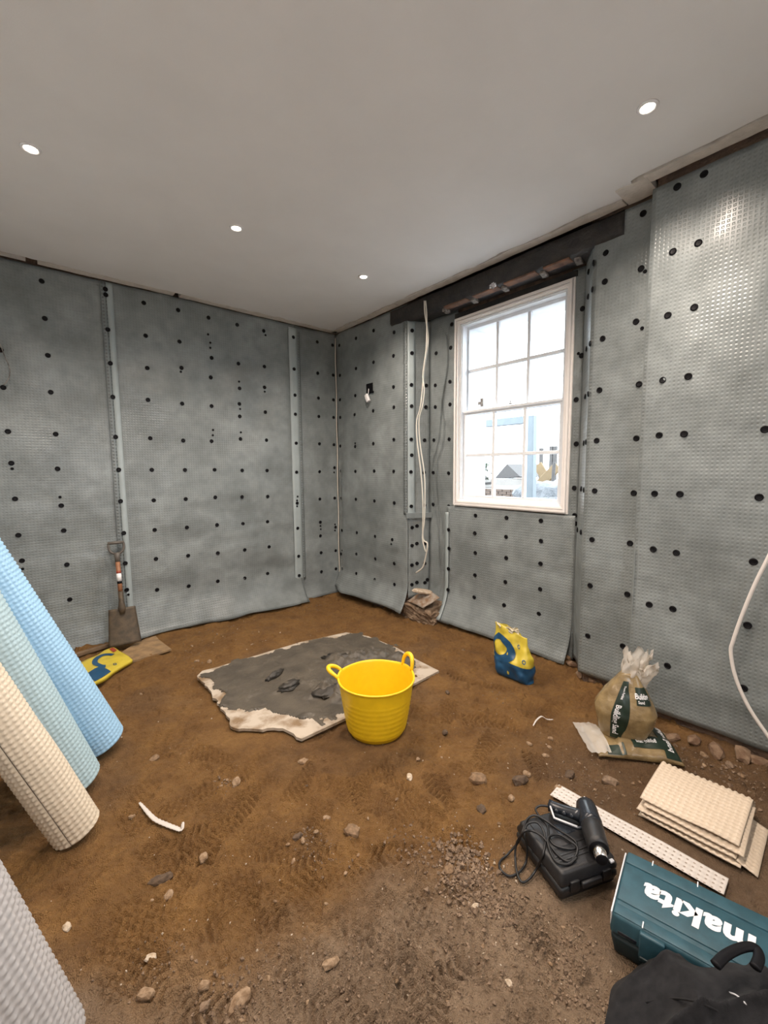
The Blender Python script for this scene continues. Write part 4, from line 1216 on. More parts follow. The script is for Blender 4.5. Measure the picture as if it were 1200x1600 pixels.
lbt('Building Sand', 0.885, 0.52, 0.10, 0.13, PI / 2)
lbt('Building Sand', 0.62, 0.74, 0.045, 0.10, PI)

sx_, sy_ = 2.432, 0.868
face2 = math.atan2(-sy_, -sx_) + PI / 2 + 0.10
sb = thing('sand_bag', (sx_, sy_, 0.05), 'building sand bag standing upright with crumpled clear plastic top', 'bag')
SB = Bag((sx_, sy_, 0.055), face2, 0.275, 0.19, 0.345,
         lambda v: 0.80 + 0.30 * math.sin(min(1, v * 2.2) * PI / 2) - 0.02 - 0.82 * max(0, (v - 0.42) / 0.58) ** 1.15,
         lambda v: 0.85 + 0.25 * math.sin(min(1, v * 2.0) * PI / 2) - 0.80 * max(0, (v - 0.40) / 0.60) ** 1.1,
         sx=lambda v: -0.012 + 0.03 * v, seed=9, wr=0.010, exp=3.2)
SB.skin('bag_body', M['sand'], sb, 88, 46)
SB.patch('green_band', M['green'], sb, -0.058, -0.004, 0.02, 0.90, 12, 40, 0.002,
         shape=lambda a, b, u, v: (u + 0.022 * math.sin(b * 3.1) * 0 + 0.03 * b * (1 - b), v))
SB.patch('green_panel', M['green'], sb, 0.03, 0.175, 0.60, 0.84, 14, 14, 0.002)
SB.text('lettering', 'Building Sand', M['white'], sb, -0.027, 0.33, 0.036, 0.088, -PI / 2)
SB.text('lettering', 'Travis Perkins', M['white'], sb, -0.020, 0.74, 0.018, 0.034, -PI / 2)
SB.text('lettering', 'Building', M['white'], sb, 0.085, 0.72, 0.040, 0.105, 0.0)
SB.text('lettering', 'Sand', M['white'], sb, 0.060, 0.645, 0.022, 0.055, 0.0)
ct = SB.at(0.0, 1.0) * 0.5 + SB.at(0.5, 1.0) * 0.5
crumple('plastic_top', sb, M['clear'], ct - Vector((0, 0, 0.085)), 0.050, 0.030, 0.230, face2, 12, lean=(0.030, 0.01), rag_=0.25, amp=0.020, flare=0.15, nu=60, nv=24)
crumple('plastic_flap', sb, M['clear'], ct + Vector((0.02, -0.03, -0.07)), 0.042, 0.02, 0.15, face2, 31, lean=(0.04, -0.02), rag_=0.3, amp=0.020, flare=0.15, nu=40, nv=16)

# ------------------------------------------------------------------ folded membrane, strip, offcuts
def studded(name, m, parent, f, lu, lv, prot=0.0056, pitch=PITCHS, down=False, thick=0.0025, uvs=None):
    """flat studded sheet mapped through f(u, v, w) in metres"""
    k = 4
    nu = int(lu / pitch) * k + 1; nv = int(lv / pitch) * k + 1
    P_ = np.zeros((nu, nv, 3))
    for i in range(nu):
        for j in range(nv):
            s_ = 1.0 if (i % k in (1, 2) and j % k in (1, 2)) else 0.0
            P_[i, j] = f(i / (nu - 1) * lu, j / (nv - 1) * lv, (-prot if down else prot) * s_)
    o_ = grid(name, P_, m, parent)
    md_ = o_.modifiers.new('thickness', 'SOLIDIFY'); md_.thickness = thick; md_.offset = 0
    return o_
B0 = np.array([1.915, 0.612, 0.0]); bu = np.array([0.015, -0.335, 0.0]); bu /= np.linalg.norm(bu)   # along the open front edge
bv = np.array([-bu[1], bu[0], 0.0]) * 1.0
if bv[0] < 0: bv = -bv
fm = thing('folded_membrane', (2.05, 0.43, 0.0), 'folded stack of peach-cream studded membrane on the ground at right', 'membrane')
LU, LV = 0.335, 0.355
lay = [(0.010, 0.00, 0.020, 0.010), (0.024, 0.004, 0.006, -0.02), (0.040, -0.006, 0.014, 0.015), (0.056, 0.010, 0.028, -0.008), (0.074, -0.004, 0.045, 0.012)]
for k, (zz, du_, dv_, ra_) in enumerate(lay):
    last = k == len(lay) - 1
    def f(u, v, w, zz=zz, du_=du_, dv_=dv_, ra_=ra_, last=last, k=k):
        t_ = v / LV
        lift = (0.022 * math.sin(min(1, t_ * 1.15) * PI * 0.5) if k >= 3 else 0.006 * math.sin(t_ * PI)) * (1 if k >= 3 else 0.6)
        droop = -0.020 * max(0, (t_ - 0.86) / 0.14) ** 2 * (k + 1) * 0.6
        a_ = ra_ * (v - LV / 2)
        p_ = B0 + bu * (u + du_ + a_) + bv * (v * 0.96 + dv_ + ra_ * (u - LU / 2))
        return (p_[0], p_[1], max(0.008, zz + lift + droop + w + 0.006 * mnoise.noise(Vector((u * 6, v * 6, k)))))
    studded('membrane_layer', M['fold_cream'], fm, f, LU, LV, thick=0.002)
# rounded folds joining the layers at the back
for k in range(2):
    zz = 0.030 + 0.032 * k
    pts = []
    P_ = np.zeros((34, 10, 3))
    for i in range(34):
        for j in range(10):
            a_ = -PI / 2 + PI * j / 9
            u = LU * i / 33
            p_ = B0 + bu * (u + 0.003) + bv * (LV * 0.965 + 0.016 + 0.016 * math.cos(a_))
            P_[i, j] = (p_[0], p_[1], zz + 0.017 * math.sin(a_) + 0.003 * ((i % 4) in (1, 2)))
    grid('fold', P_, M['fold_cream'], fm)
# loose under-flap sticking out at the right end
def f(u, v, w):
    p_ = B0 + bu * (LU - 0.01 + u) + bv * (0.02 + v)
    return (p_[0], p_[1], 0.012 + 0.02 * (1 - u / 0.06) + w)
studded('end_flap', M['fold_cream'], fm, f, 0.065, 0.30)

S0 = np.array([1.742, 0.915]); S1 = np.array([1.768, 0.285]); sd = (S1 - S0); sl = np.linalg.norm(sd); sd /= sl; sn = np.array([-sd[1], sd[0]])
if sn[0] < 0: sn = -sn
ms = thing('membrane_strip', (1.79, 0.6, 0.0), 'long off-white punched membrane strip between black case and folded membrane', 'membrane')
def f(u, v, w):
    p_ = S0 + sd * u + sn * v
    return (p_[0], p_[1], 0.020 + 0.006 * mnoise.noise(Vector((u * 5, v * 5, 3))) + w)
studded('strip_body', M['strip'], ms, f, sl, 0.088, prot=0.005, down=True, thick=0.0015)
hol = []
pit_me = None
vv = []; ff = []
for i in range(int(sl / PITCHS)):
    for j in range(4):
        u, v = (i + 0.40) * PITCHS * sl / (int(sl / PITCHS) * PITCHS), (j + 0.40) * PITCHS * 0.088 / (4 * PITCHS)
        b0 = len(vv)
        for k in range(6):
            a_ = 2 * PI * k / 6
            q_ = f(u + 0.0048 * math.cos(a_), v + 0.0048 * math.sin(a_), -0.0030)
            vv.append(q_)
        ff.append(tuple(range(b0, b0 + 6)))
ho = mesh('dimple_shade_discs', vv, ff, M['stud_shade'], ms); ho['kind'] = 'stuff'  # darker discs paint the shade inside the strip's dimples

def curl(name, pts, w, m, label, cat):
    c_ = smooth_path(pts, 6)
    P_ = np.zeros((len(c_), 4, 3))
    for i, p_ in enumerate(c_):
        t_ = c_[min(i + 1, len(c_) - 1)] - c_[max(i - 1, 0)]
        n_ = np.array([-t_[1], t_[0], 0]); n_ /= np.linalg.norm(n_) + 1e-9
        ww = w * math.sin(PI * (0.06 + 0.88 * i / (len(c_) - 1))) ** 0.5
        for j in range(4):
            P_[i, j] = p_ + n_ * ww * (j / 3 - 0.5) + np.array([0, 0, 0.003 * ((i + j) % 2)])
    o_ = grid(name, P_, m, None, smooth=False); o_.modifiers.new('thickness', 'SOLIDIFY').thickness = 0.002
    return tag(o_, label, cat)
def gz(px, py, dz=0.008):
    q_ = on(2, 0.0, px, py); q_[2] = hmax(q_[0], q_[1], 0.012) + dz; return q_
curl('membrane_offcut', [gz(218, 1255), gz(228, 1269), gz(242, 1285), gz(258, 1296), gz(275, 1303), gz(284, 1305), gz(287, 1299, .02)], 0.020, M['strip'],
     'curved sliver of white studded membrane on the earth near the cream roll', 'offcut')
curl('plastic_sliver', [gz(833, 1137), gz(838, 1131), gz(846, 1128, .012), gz(855, 1127), gz(864, 1127)], 0.010, M['strip'],
     'thin pale curled plastic sliver in front of the yellow sack', 'offcut')

# ------------------------------------------------------------------ heat gun case, heat gun, cord
Pc = np.array([1.315, 0.640]); ca_ = np.array([0.926, -0.376]); cb_ = np.array([0.376, 0.926])
La, Lb_ = 0.252, 0.262
cc = Pc + ca_ * La / 2 + cb_ * Lb_ / 2
ang = math.atan2(ca_[1], ca_[0])
zc0 = 0.006
bc = thing('tool_case', (cc[0], cc[1], zc0), 'small black moulded plastic case under the heat gun', 'tool case', rot=(0, 0, ang))
def taper(bm_, k, zlim=0.0):
    for v in bm_.verts:
        if v.co.z > zlim:
            v.co.x *= k; v.co.y *= k
b_ = box_bm(La, Lb_, 0.052, 0.016, 3)
for v in b_.verts:
    if v.co.z < 0: v.co.x *= 0.95; v.co.y *= 0.95
bm_obj('base_shell', b_, M['black'], bc, True, False, Matrix.Translation((0, 0, 0.028)))
b_ = box_bm(La, Lb_, 0.050, 0.018, 3)
for v in b_.verts:
    if v.co.z > 0: v.co.x *= 0.94; v.co.y *= 0.94
lid = bm_obj('lid', b_, M['black'], bc, True, False, Matrix.Translation((0, 0, 0.079)))
box('raised_panel', (0.0, 0.035, 0.104), (La * 0.72, Lb_ * 0.52, 0.006), M['black'], lid, bev=0.003, world=False)
for yy in (-0.060, -0.078):
    box('lid_rib', (0, yy, 0.1035), (La * 0.80, 0.008, 0.006), M['black'], lid, bev=0.002, world=False)
box('logo_plate', (0.02, 0.03, 0.1075), (0.07, 0.05, 0.002), M['blackg'], lid, bev=0.001, seg=1, world=False)
for xx in (-0.07, 0.07):
    l_ = box('latch', (xx, -Lb_ / 2 - 0.001, 0.055), (0.036, 0.010, 0.040), M['black'], bc, bev=0.003, world=False)
box('hinge_button', (0.095, -Lb_ / 2 + 0.004, 0.094), (0.016, 0.012, 0.008), M['silver'], bc, bev=0.002, world=False)
box('carry_handle', (0, -Lb_ / 2 - 0.004, 0.052), (0.085, 0.014, 0.022), M['black'], bc, bev=0.005, world=False)

ztop = 0.112
g0 = Vector(on(2, 0.153, 914, 1256)); g1 = Vector(on(2, 0.153, 939, 1338))
hg = thing('heat_gun', (g0.x, g0.y, ztop), 'black heat gun with steel nozzle lying on the small black case', 'heat gun')
gd = (g1 - g0); gl_ = gd.length; gd.normalize()
gs = Vector((-gd.y, gd.x, 0)) if True else None
if gs.dot(Vector(_R0)) > 0: gs = -gs          # points to picture left, where the handle is
gu = Vector((0, 0, 1))
def GP(a, s_=0.0, z_=0.0): return g0 + gd * a + gs * s_ + gu * z_
tube('motor_housing', [GP(0.0), GP(0.008), GP(0.03), GP(0.07), GP(0.095), GP(0.115)], [0.030, 0.036, 0.039, 0.039, 0.041, 0.038], M['blackg'], hg, 20)
for k in range(6):
    box('rear_slot', GP(0.012, 0.018 * math.cos(0.5 + k * .42), 0.031 * math.sin(0.5 + k * .42) + 0.001), (0.022, 0.003, 0.004), M['silver'] if k % 2 == 0 else M['plug'], hg,
        rot=(0, 0, math.atan2(gd.y, gd.x)))
for k in range(5):
    a_ = 0.7 + k * 0.42
    box('front_vent', GP(0.085, 0.034 * math.cos(a_), 0.0345 * math.sin(a_)), (0.022, 0.004, 0.004), M['plug'], hg, rot=(0, 0, math.atan2(gd.y, gd.x)))
box('logo_print', GP(0.058, 0.012, 0.0325), (0.016, 0.009, 0.002), M['white'], hg, rot=(0, 0, math.atan2(gd.y, gd.x)))
tube('heat_shroud', [GP(0.108), GP(0.115), GP(0.150), GP(0.190), GP(gl_ - 0.028)], [0.034, 0.0400, 0.038, 0.0365, 0.0350], M['black'], hg, 20)
rc2 = gl_ - 0.03
tube('shroud_mouth', [GP(rc2), GP(rc2 + 0.004)], [0.0350, 0.0290], M['plug'], hg, 20)
tube('nozzle', [GP(rc2 - 0.01), GP(rc2 + 0.020), GP(rc2 + 0.022), GP(rc2 + 0.045)], [0.0215, 0.0215, 0.0205, 0.0205], M['steel'], hg, 18)
tube('nozzle_mouth', [GP(rc2 + 0.045), GP(rc2 + 0.0465)], [0.0205, 0.0170], M['plug'], hg, 18)
h1 = GP(0.065, 0.02, -0.004)
hend = Vector(on(2, 0.140, 858, 1258))
hdir = (hend - h1).normalized()
tube('handle', [h1, h1 + hdir * 0.03, h1 + hdir * 0.07, h1 + hdir * 0.11, hend], [0.026, 0.0215, 0.019, 0.020, 0.022], M['blackg'], hg, 14)
for k in range(3):
    bmx = bmesh.new(); bmesh.ops.create_icosphere(bmx, subdivisions=2, radius=0.011)
    bm_obj('finger_bump', bmx, M['blackg'], hg, True, mw=Matrix.Translation(h1 + hdir * (0.045 + 0.028 * k) + gd * 0.017))
g_a = hend + Vector((0, 0, 0.004)); g_b = Vector(on(2, 0.145, 866, 1280)); g_c = Vector(on(2, 0.145, 902, 1294)); g_d = GP(0.12, 0.02, 0)
tube('guard_bar', [g_a, g_b, g_c, g_d], 0.0065, M['blackg'], hg, 8)
tube('guard_edge', [g_a + gu * 0.005, g_b + gu * 0.005, g_c + gu * 0.005], 0.0042, M['silver'], hg, 6)
zt = ztop + 0.004
cpx = [(857, 1260, .138), (844, 1259, .135), (837, 1265, .128), (844, 1277, zt), (855, 1290, zt), (858, 1308, zt), (866, 1320, zt), (884, 1326, zt), (899, 1325, zt),
       (900, 1316, zt), (888, 1306, zt), (872, 1296, zt), (852, 1282, zt + .006), (836, 1274, zt + .006), (824, 1280, zt), (816, 1300, zt - .01), (808, 1318, .05),
       (792, 1336, .012), (781, 1348, .012), (782, 1362, .012), (796, 1369, .012), (812, 1362, .012), (822, 1346, .02), (823, 1322, .075), (819, 1304, zt),
       (824, 1288, zt + .01), (838, 1285, zt + .012), (848, 1296, zt + .01), (852, 1314, zt), (848, 1336, .10), (838, 1358, .03), (826, 1374, .014),
       (815, 1378, .014), (808, 1364, .020), (805, 1340, .03), (807, 1318, .07), (818, 1300, zt + .014), (830, 1298, zt + .014), (846, 1306, zt + .010), (860, 1322, zt),
       (874, 1338, zt), (888, 1346, zt), (899, 1338, zt), (902, 1324, zt + .008), (890, 1314, zt + .006), (872, 1304, zt + .006), (856, 1310, zt + .008),
       (862, 1336, zt), (872, 1348, zt + .002), (888, 1350, zt), (901, 1340, zt + .006)]
def cord_pt(x_, y_, z_):
    q_ = on(2, z_, x_, y_)
    if z_ < 0.04: q_[2] = max(q_[2], hmax(q_[0], q_[1], 0.01) + 0.005)
    return q_
tube('power_cord', smooth_path([cord_pt(*c_) for c_ in cpx], 7), 0.0042, M['cord'], hg, 8)

# ------------------------------------------------------------------ teal tool case
tv = np.array([0.207, -0.979]); tw = np.array([0.979, 0.207])      # along the case, and front to back
LT, WT, HT = 0.50, 0.275, 0.145
Bc = np.array([1.292, 0.470])                                      # front left corner of the lid
ctr = Bc + tv * LT / 2 + tw * WT / 2
tc = thing('tool_case', (ctr[0], ctr[1], 0.004), 'teal tool case with white brand lettering seen upside down', 'tool case',
           rot=(0, 0, math.atan2(tv[1], tv[0])))
b_ = box_bm(LT, WT, 0.070, 0.014, 2)
for v in b_.verts:
    if v.co.z < 0: v.co.x *= 0.97; v.co.y *= 0.93
bm_obj('base_shell', b_, M['teald'], tc, True, False, Matrix.Translation((0, 0, 0.037)))
b_ = box_bm(LT + 0.006, WT + 0.006, 0.066, 0.013, 2)
for v in b_.verts:
    if v.co.z > 0: v.co.x *= 0.985; v.co.y *= 0.96
lid = bm_obj('lid', b_, M['teal'], tc, True, False, Matrix.Translation((0, 0, 0.106)))
ltop = 0.139
box('raised_panel', (0, -0.004, ltop), (LT * 0.975, 0.150, 0.008), M['teal'], lid, bev=0.003, world=False)
box('back_panel', (0, 0.104, ltop), (LT * 0.975, 0.050, 0.008), M['teal'], lid, bev=0.003, world=False)
box('front_panel', (0, -0.112, ltop - 0.002), (LT * 0.975, 0.036, 0.006), M['teal'], lid, bev=0.002, world=False)
box('end_rim', (-LT / 2 - 0.001, 0, 0.112), (0.005, WT * 0.93, 0.046), M['silver'], lid, bev=0.002, world=False)
for xx in (-0.142, 0.142):
    l_ = box('latch', (xx, -WT / 2 - 0.002, 0.092), (0.064, 0.016, 0.082), M['teal'], tc, bev=0.005, world=False)
    box('latch_lip', (0 + xx, -WT / 2 - 0.010, 0.056), (0.058, 0.010, 0.014), M['teald'], l_, bev=0.003, world=False)
box('front_recess', (-0.205, -WT / 2 + 0.004, 0.088), (0.052, 0.014, 0.012), M['blackg'], tc, bev=0.002, world=False)
box('carry_handle', (0.0, -WT / 2 - 0.006, 0.060), (0.17, 0.022, 0.030), M['black'], tc, bev=0.008, world=False)
for xx, yy in ((-0.170, 0.127), (-0.045, 0.129), (-0.168, -0.124)):
    box('scuff', (xx, yy, ltop + 0.0035), (0.003, 0.022, 0.002), M['white'], lid, world=False)
tvx, tf = text2d('makita', 0.098, 0.0042, 0.12, 1.06)
# lettering reads towards the far side, so it appears upside down from here
o_ = mesh('brand_lettering', [(-x - 0.041, -y + 0.002, ltop + 0.0048) for x, y in tvx], tf, M['white'], lid, world=False)

# ------------------------------------------------------------------ black jacket dumped in the corner
jk = thing('jacket', (1.25, 0.20, 0.0), 'black cloth jacket dumped over the teal case in the bottom right corner', 'jacket')
jn, jm = 120, 70
P = np.zeros((jn, jm, 3))
e1 = np.array([0.93, -0.36]); e2 = np.array([0.36, 0.93])
for i in range(jn):
    a_ = i / jn * 2 * PI
    # outline of the heap on plan
    rad = 0.285 + 0.035 * math.sin(a_ * 2 + 0.6) + 0.03 * math.sin(a_ * 3 + 2.0) + 0.02 * mnoise.noise(Vector((math.cos(a_) * 3, math.sin(a_) * 3, 5)))
    for j in range(jm):
        r_ = j / (jm - 1)
        q_ = np.array([1.185, 0.140]) + e1 * rad * 1.10 * r_ * math.cos(a_) + e2 * rad * 1.02 * r_ * math.sin(a_)
        up_ = q_ @ e1 - np.array([1.185, 0.140]) @ e1          # higher where it lies over the case
        h_ = (0.165 + 0.28 * max(-0.15, up_)) * (1 - r_ ** 3.2)
        wx = q_[0] + 0.05 * mnoise.noise(Vector((q_[0] * 5, q_[1] * 5, 3))); wy = q_[1] + 0.06 * mnoise.noise(Vector((q_[0] * 4, q_[1] * 4, 9)))
        f1 = 1 - abs(math.sin((wx * 0.55 + wy * 1.0) * 15.0)); f2 = 1 - abs(math.sin((wx * 1.0 - wy * 0.7) * 11.0 + 1.0))
        h_ += (0.060 * f1 ** 3 + 0.036 * f2 ** 3 - 0.020) * (1 - r_ ** 5) * (0.6 + 0.8 * abs(mnoise.noise(Vector((q_[0] * 4, q_[1] * 4, 4)))))
        P[i, j] = (q_[0], q_[1], max(0.008, h_ + 0.008))
grid('cloth', P, M['cloth'], jk, closeu=True)
cpts = [on(2, 0.255, x_, y_) for x_, y_ in ((1118, 1508), (1132, 1494), (1150, 1484), (1168, 1479), (1182, 1482), (1186, 1496), (1180, 1512))]
tube('collar', smooth_path(cpts, 5), 0.012, M['plug'], jk, 10, flat=(1.0, 0.6))
JV = P.reshape(-1, 3)
def on_jacket(px, py):
    """first point of the sight line that lies under the cloth surface"""
    d_ = ray(px, py)
    for t_ in np.arange(0.8, 2.4, 0.004):
        q_ = CAM + d_ * t_
        k_ = np.argmin((JV[:, 0] - q_[0]) ** 2 + (JV[:, 1] - q_[1]) ** 2)
        if q_[2] <= JV[k_, 2] + 0.002: return q_
    return CAM + d_ * 1.6
zp = smooth_path([on_jacket(x_, y_) for x_, y_ in ((1140, 1551), (1150, 1555), (1160, 1563), (1168, 1572))], 4)
tube('piping', zp, 0.0022, M['silver'], jk, 6)
zp = smooth_path([on_jacket(x_, y_) for x_, y_ in ((1010, 1566), (1050, 1560), (1090, 1566), (1130, 1584))], 5)
tube('seam', zp, 0.0026, M['cloth'], jk, 6)

# ------------------------------------------------------------------ stones and spoil
STM = []
for s_ in range(7):
    b_ = bmesh.new(); bmesh.ops.create_icosphere(b_, subdivisions=2, radius=1)
    for v in b_.verts:
        k_ = 1 + 0.30 * mnoise.noise(v.co * 1.3 + Vector((s_ * 5.1, 2, s_))) + 0.20 * mnoise.noise(v.co * 3.1 + Vector((s_, 7, s_ * 2)))
        v.co = v.co * k_
    me = bpy.data.meshes.new('stone'); b_.to_mesh(me); b_.free()
    STM.append(me)
_stm = {}
def stone(px, py, size, tone, label, el=1.3, ang_=0.0, group=None, name='stone', zoff=0.0, k=None):
    q_ = on(2, 0.0, px, py)
    dep = float((q_ - CAM) @ _F)
    r_ = size * (0.86 if name == 'stone' else 0.72 if name == 'pebble' else 0.68) / FPX * dep / 2
    k = (int(px) * 7 + int(py)) % 7 if k is None else k
    key = (k, tone)
    if key not in _stm:
        me = STM[k].copy(); me.materials.append(M[tone]); _stm[key] = me
    o_ = bpy.data.objects.new(name, _stm[key])
    COL.objects.link(o_)
    o_.scale = (r_ * el, r_ * 0.9, r_ * 0.72)
    o_.rotation_euler = (0.2 * math.sin(px), 0.2 * math.cos(py), ang_ + (px * 1.7) % 3.1)
    o_.location = (q_[0], q_[1], hz(q_[0], q_[1]) + r_ * 0.22 + zoff)
    return tag(o_, label, 'stone', group)
stone(251, 1371, 24, 'st_dark', 'dark oval stone half sunk left of centre foreground', 1.6, 0.9)
stone(263, 1397, 18, 'st_pale', 'pale pitted stone just below the dark oval stone', 1.2)
stone(318, 1344, 17, 'st_pale', 'pale angular stone right of the dark oval stone')
stone(375, 1558, 30, 'st_pale', 'long pale flat stone at the bottom edge of the floor', 1.6, 1.2)
stone(227, 1556, 22, 'st_pale', 'pale stone near the bottom left grey roll', 1.4, 1.1)
stone(319, 1542, 17, 'st_pale', 'pale stone left of the long flat stone at the bottom')
stone(319, 1577, 15, 'st_grey', 'grey stone below the pale one at the bottom edge')
stone(235, 1491, 16, 'st_white', 'whitish stone above the pale stone by the grey roll')
stone(105, 1456, 15, 'st_white', 'white triangular chip beside the grey roll', 1.3)
stone(517, 1504, 19, 'st_pale', 'long pale pebble alone in the grey foreground soil', 1.7, 1.4)
stone(550, 1302, 26, 'st_brown', 'brown earth clod in front of the tub', 1.2)
stone(747, 1218, 26, 'st_brown', 'rounded brown clod right of the tub')
stone(813, 1224, 22, 'st_dark', 'dark clod beside a pale chip behind the heat gun')
stone(823, 1212, 14, 'st_pale', 'pale chip beside the dark clod behind the heat gun')
stone(873, 1236, 18, 'st_pale', 'pale stone resting at the end of the white strip', 1.0)
stone(890, 1211, 17, 'st_dark', 'dark stone behind the end of the white strip', 1.5)
stone(953, 1220, 20, 'st_grey', 'grey stone between white strip and sand bags', 1.4)
stone(752, 1267, 18, 'st_dark', 'dark upright stone left of the black case', 1.1)
stone(799, 1250, 14, 'st_pale', 'pale round stone above the black case')
stone(702, 1362, 18, 'st_brown', 'reddish brown stone in the gravel patch', 1.3)
stone(695, 1145, 12, 'st_dark', 'small black stone right of the tub', 1.2)
stone(640, 1211, 12, 'st_white', 'white chip just below the tub', 1.5, 1.0)
stone(510, 1276, 14, 'st_pale', 'pale stone below and left of the tub')
stone(474, 1191, 16, 'st_pale', 'crusty pale stone below the mixing board')
stone(369, 1221, 17, 'st_pale', 'pale lump on the earth below the torn board corner', 1.3)
stone(241, 1183, 15, 'st_brown', 'brown stone near the foot of the blue roll')
stone(465, 1308, 14, 'st_dark', 'dark stone in the little cluster below centre')
stone(742, 1422, 11, 'st_white', 'bright white chip below the gravel patch', 1.4)
stone(796, 1537, 12, 'st_white', 'bright white chip left of the black jacket', 1.4)
small = [(481, 1224, 9, 1), (473, 1315, 11, 0), (475, 1294, 8, 2), (494, 1302, 9, 0), (458, 1341, 11, 0), (237, 1403, 7, 0), (206, 1273, 10, 0), (405, 1377, 10, 2),
         (283, 1472, 9, 2), (383, 1581, 13, 0), (377, 1594, 10, 0), (678, 1487, 9, 2), (653, 1181, 10, 0), (827, 1161, 10, 0), (860, 1155, 10, 0), (858, 1167, 9, 0),
         (853, 1179, 13, 0), (990, 1223, 10, 2), (755, 1478, 8, 2), (677, 1487, 9, 1), (818, 1433, 9, 2), (220, 1084, 6, 0), (699, 1085, 10, 1), (308, 1033, 8, 0),
         (327, 1034, 11, 0), (724, 1018, 7, 2), (394, 1010, 6, 0), (300, 1010, 6, 0), (450, 1320, 8, 2), (520, 1330, 7, 0), (560, 1330, 8, 2), (540, 1365, 8, 0),
         (300, 1505, 8, 2), (420, 1530, 9, 0), (445, 1515, 7, 2), (480, 1560, 8, 0), (620, 1530, 8, 2), (700, 1560, 8, 0), (860, 1505, 8, 2), (880, 1450, 8, 0),
         (930, 1235, 8, 0), (975, 1245, 8, 2), (1000, 1220, 7, 0), (905, 1195, 8, 2), (780, 1290, 8, 2), (345, 1225, 8, 0), (335, 1218, 7, 2), (355, 1215, 8, 0),
         (270, 1295, 6, 0), (690, 1180, 6, 0), (620, 1250, 7, 2), (575, 1280, 6, 0), (430, 1410, 7, 2), (510, 1420, 7, 0), (590, 1400, 7, 2), (640, 1395, 8, 0),
         (1050, 1200, 9, 2), (1100, 1195, 9, 0), (1160, 1215, 10, 2), (890, 1320, 7, 0)]
tones = ['st_pale', 'st_dark', 'st_brown']
lab_ = ['small pale pebble loose on the brown earth', 'small dark pebble loose on the brown earth', 'small brown pebble loose on the brown earth']
marks = {'yellow tub': (1.48, 1.846), 'small black case': (1.46, .72), 'sand bags': (2.42, .88), 'mixing board': (1.4, 2.5), 'cream roll': (.08, 2.05), 'grey roll': (-.05, 1.3),
         'black jacket': (1.18, .15), 'folded membrane': (2.08, .44), 'spade': (.57, 4.1), 'white membrane sliver': (.35, 1.95), 'long pale flat stone': (.42, 1.05), 'dark oval stone': (.30, 1.60)}
def ground_px(px, py): return on(2, 0, px, py)[:2]
near = []
for px, py, s_, k_ in small:
    g_ = ground_px(px, py)
    d_ = {n_: math.hypot(g_[0] - c_[0], g_[1] - c_[1]) for n_, c_ in marks.items()}
    n_ = min(d_, key=d_.get); near.append((n_, d_[n_], k_))
ORD = ['nearest', 'second nearest', 'third nearest', 'fourth nearest', 'fifth nearest', 'sixth nearest', 'seventh nearest', 'eighth nearest', 'ninth nearest', 'tenth nearest', 'eleventh nearest', 'twelfth nearest']
def pebble_label(i):
    n_, d_, k_ = near[i]
    same = sorted(x[1] for x in near if x[0] == n_ and x[2] == k_)
    return 'small %s pebble on the earth, %s to the %s' % (['pale', 'dark', 'brown'][k_], ORD[min(same.index(d_), 11)], n_)
for i_, (px, py, s_, k_) in enumerate(small):
    stone(px, py, s_, tones[k_], pebble_label(i_), group=['small pale pebbles', 'small dark pebbles', 'small brown pebbles'][k_], name='pebble')
# rubble at wall feet
rub = [(880, 1036, 26, 'st_brown'), (862, 1028, 20, 'rubble'), (893, 1046, 18, 'rubble'), (1050, 1150, 26, 'rubble'), (1085, 1158, 30, 'rubble'), (1120, 1172, 34, 'rubble'), (1160, 1185, 34, 'rubble'), (1190, 1196, 30, 'rubble'),
       (1035, 1146, 18, 'st_pale'), (1100, 1175, 16, 'st_pale'), (1140, 1195, 18, 'st_grey'), (905, 1060, 18, 'rubble'), (925, 1068, 22, 'rubble')]
for i, (px, py, s_, m_) in enumerate(rub):
    grp = 1 if px < 940 else 2
    rank_ = sorted(p_[0] for p_ in rub if (p_[0] < 940) == (px < 940)).index(px)
    ordn = ['first', 'second', 'third', 'fourth', 'fifth', 'sixth', 'seventh', 'eighth', 'ninth'][rank_]
    stone(px, py, s_, m_, ['', '%s rubble lump from the yellow sack, at the pier foot' % ordn,
                           '%s rubble lump from the sand bags along the right wall foot' % ordn][grp], el=1.5, group='rubble at foot of wall, patch %s' % 'below cables|by the pier|right wall'.split('|')[grp],
          name='rubble_lump')
# flat stone on the ledge
q_ = on(0, 2.950, 660, 924)
b_ = bmesh.new(); bmesh.ops.create_icosphere(b_, subdivisions=3, radius=1)
for v in b_.verts:
    k_ = 1 + 0.18 * mnoise.noise(v.co * 2 + Vector((4, 2, 1)))
    v.co = Vector((v.co.x * 0.105 * k_, v.co.y * 0.05 * k_, max(-0.6, min(0.6, v.co.z)) * 0.028))
o_ = bm_obj('flat_stone', b_, M['st_white'], smooth=True)
o_.location = tuple(q_); o_.rotation_euler = (0.0, 0.14, -0.75)
tag(o_, 'flat pale slab of stone resting on the ledge below the cables', 'stone')
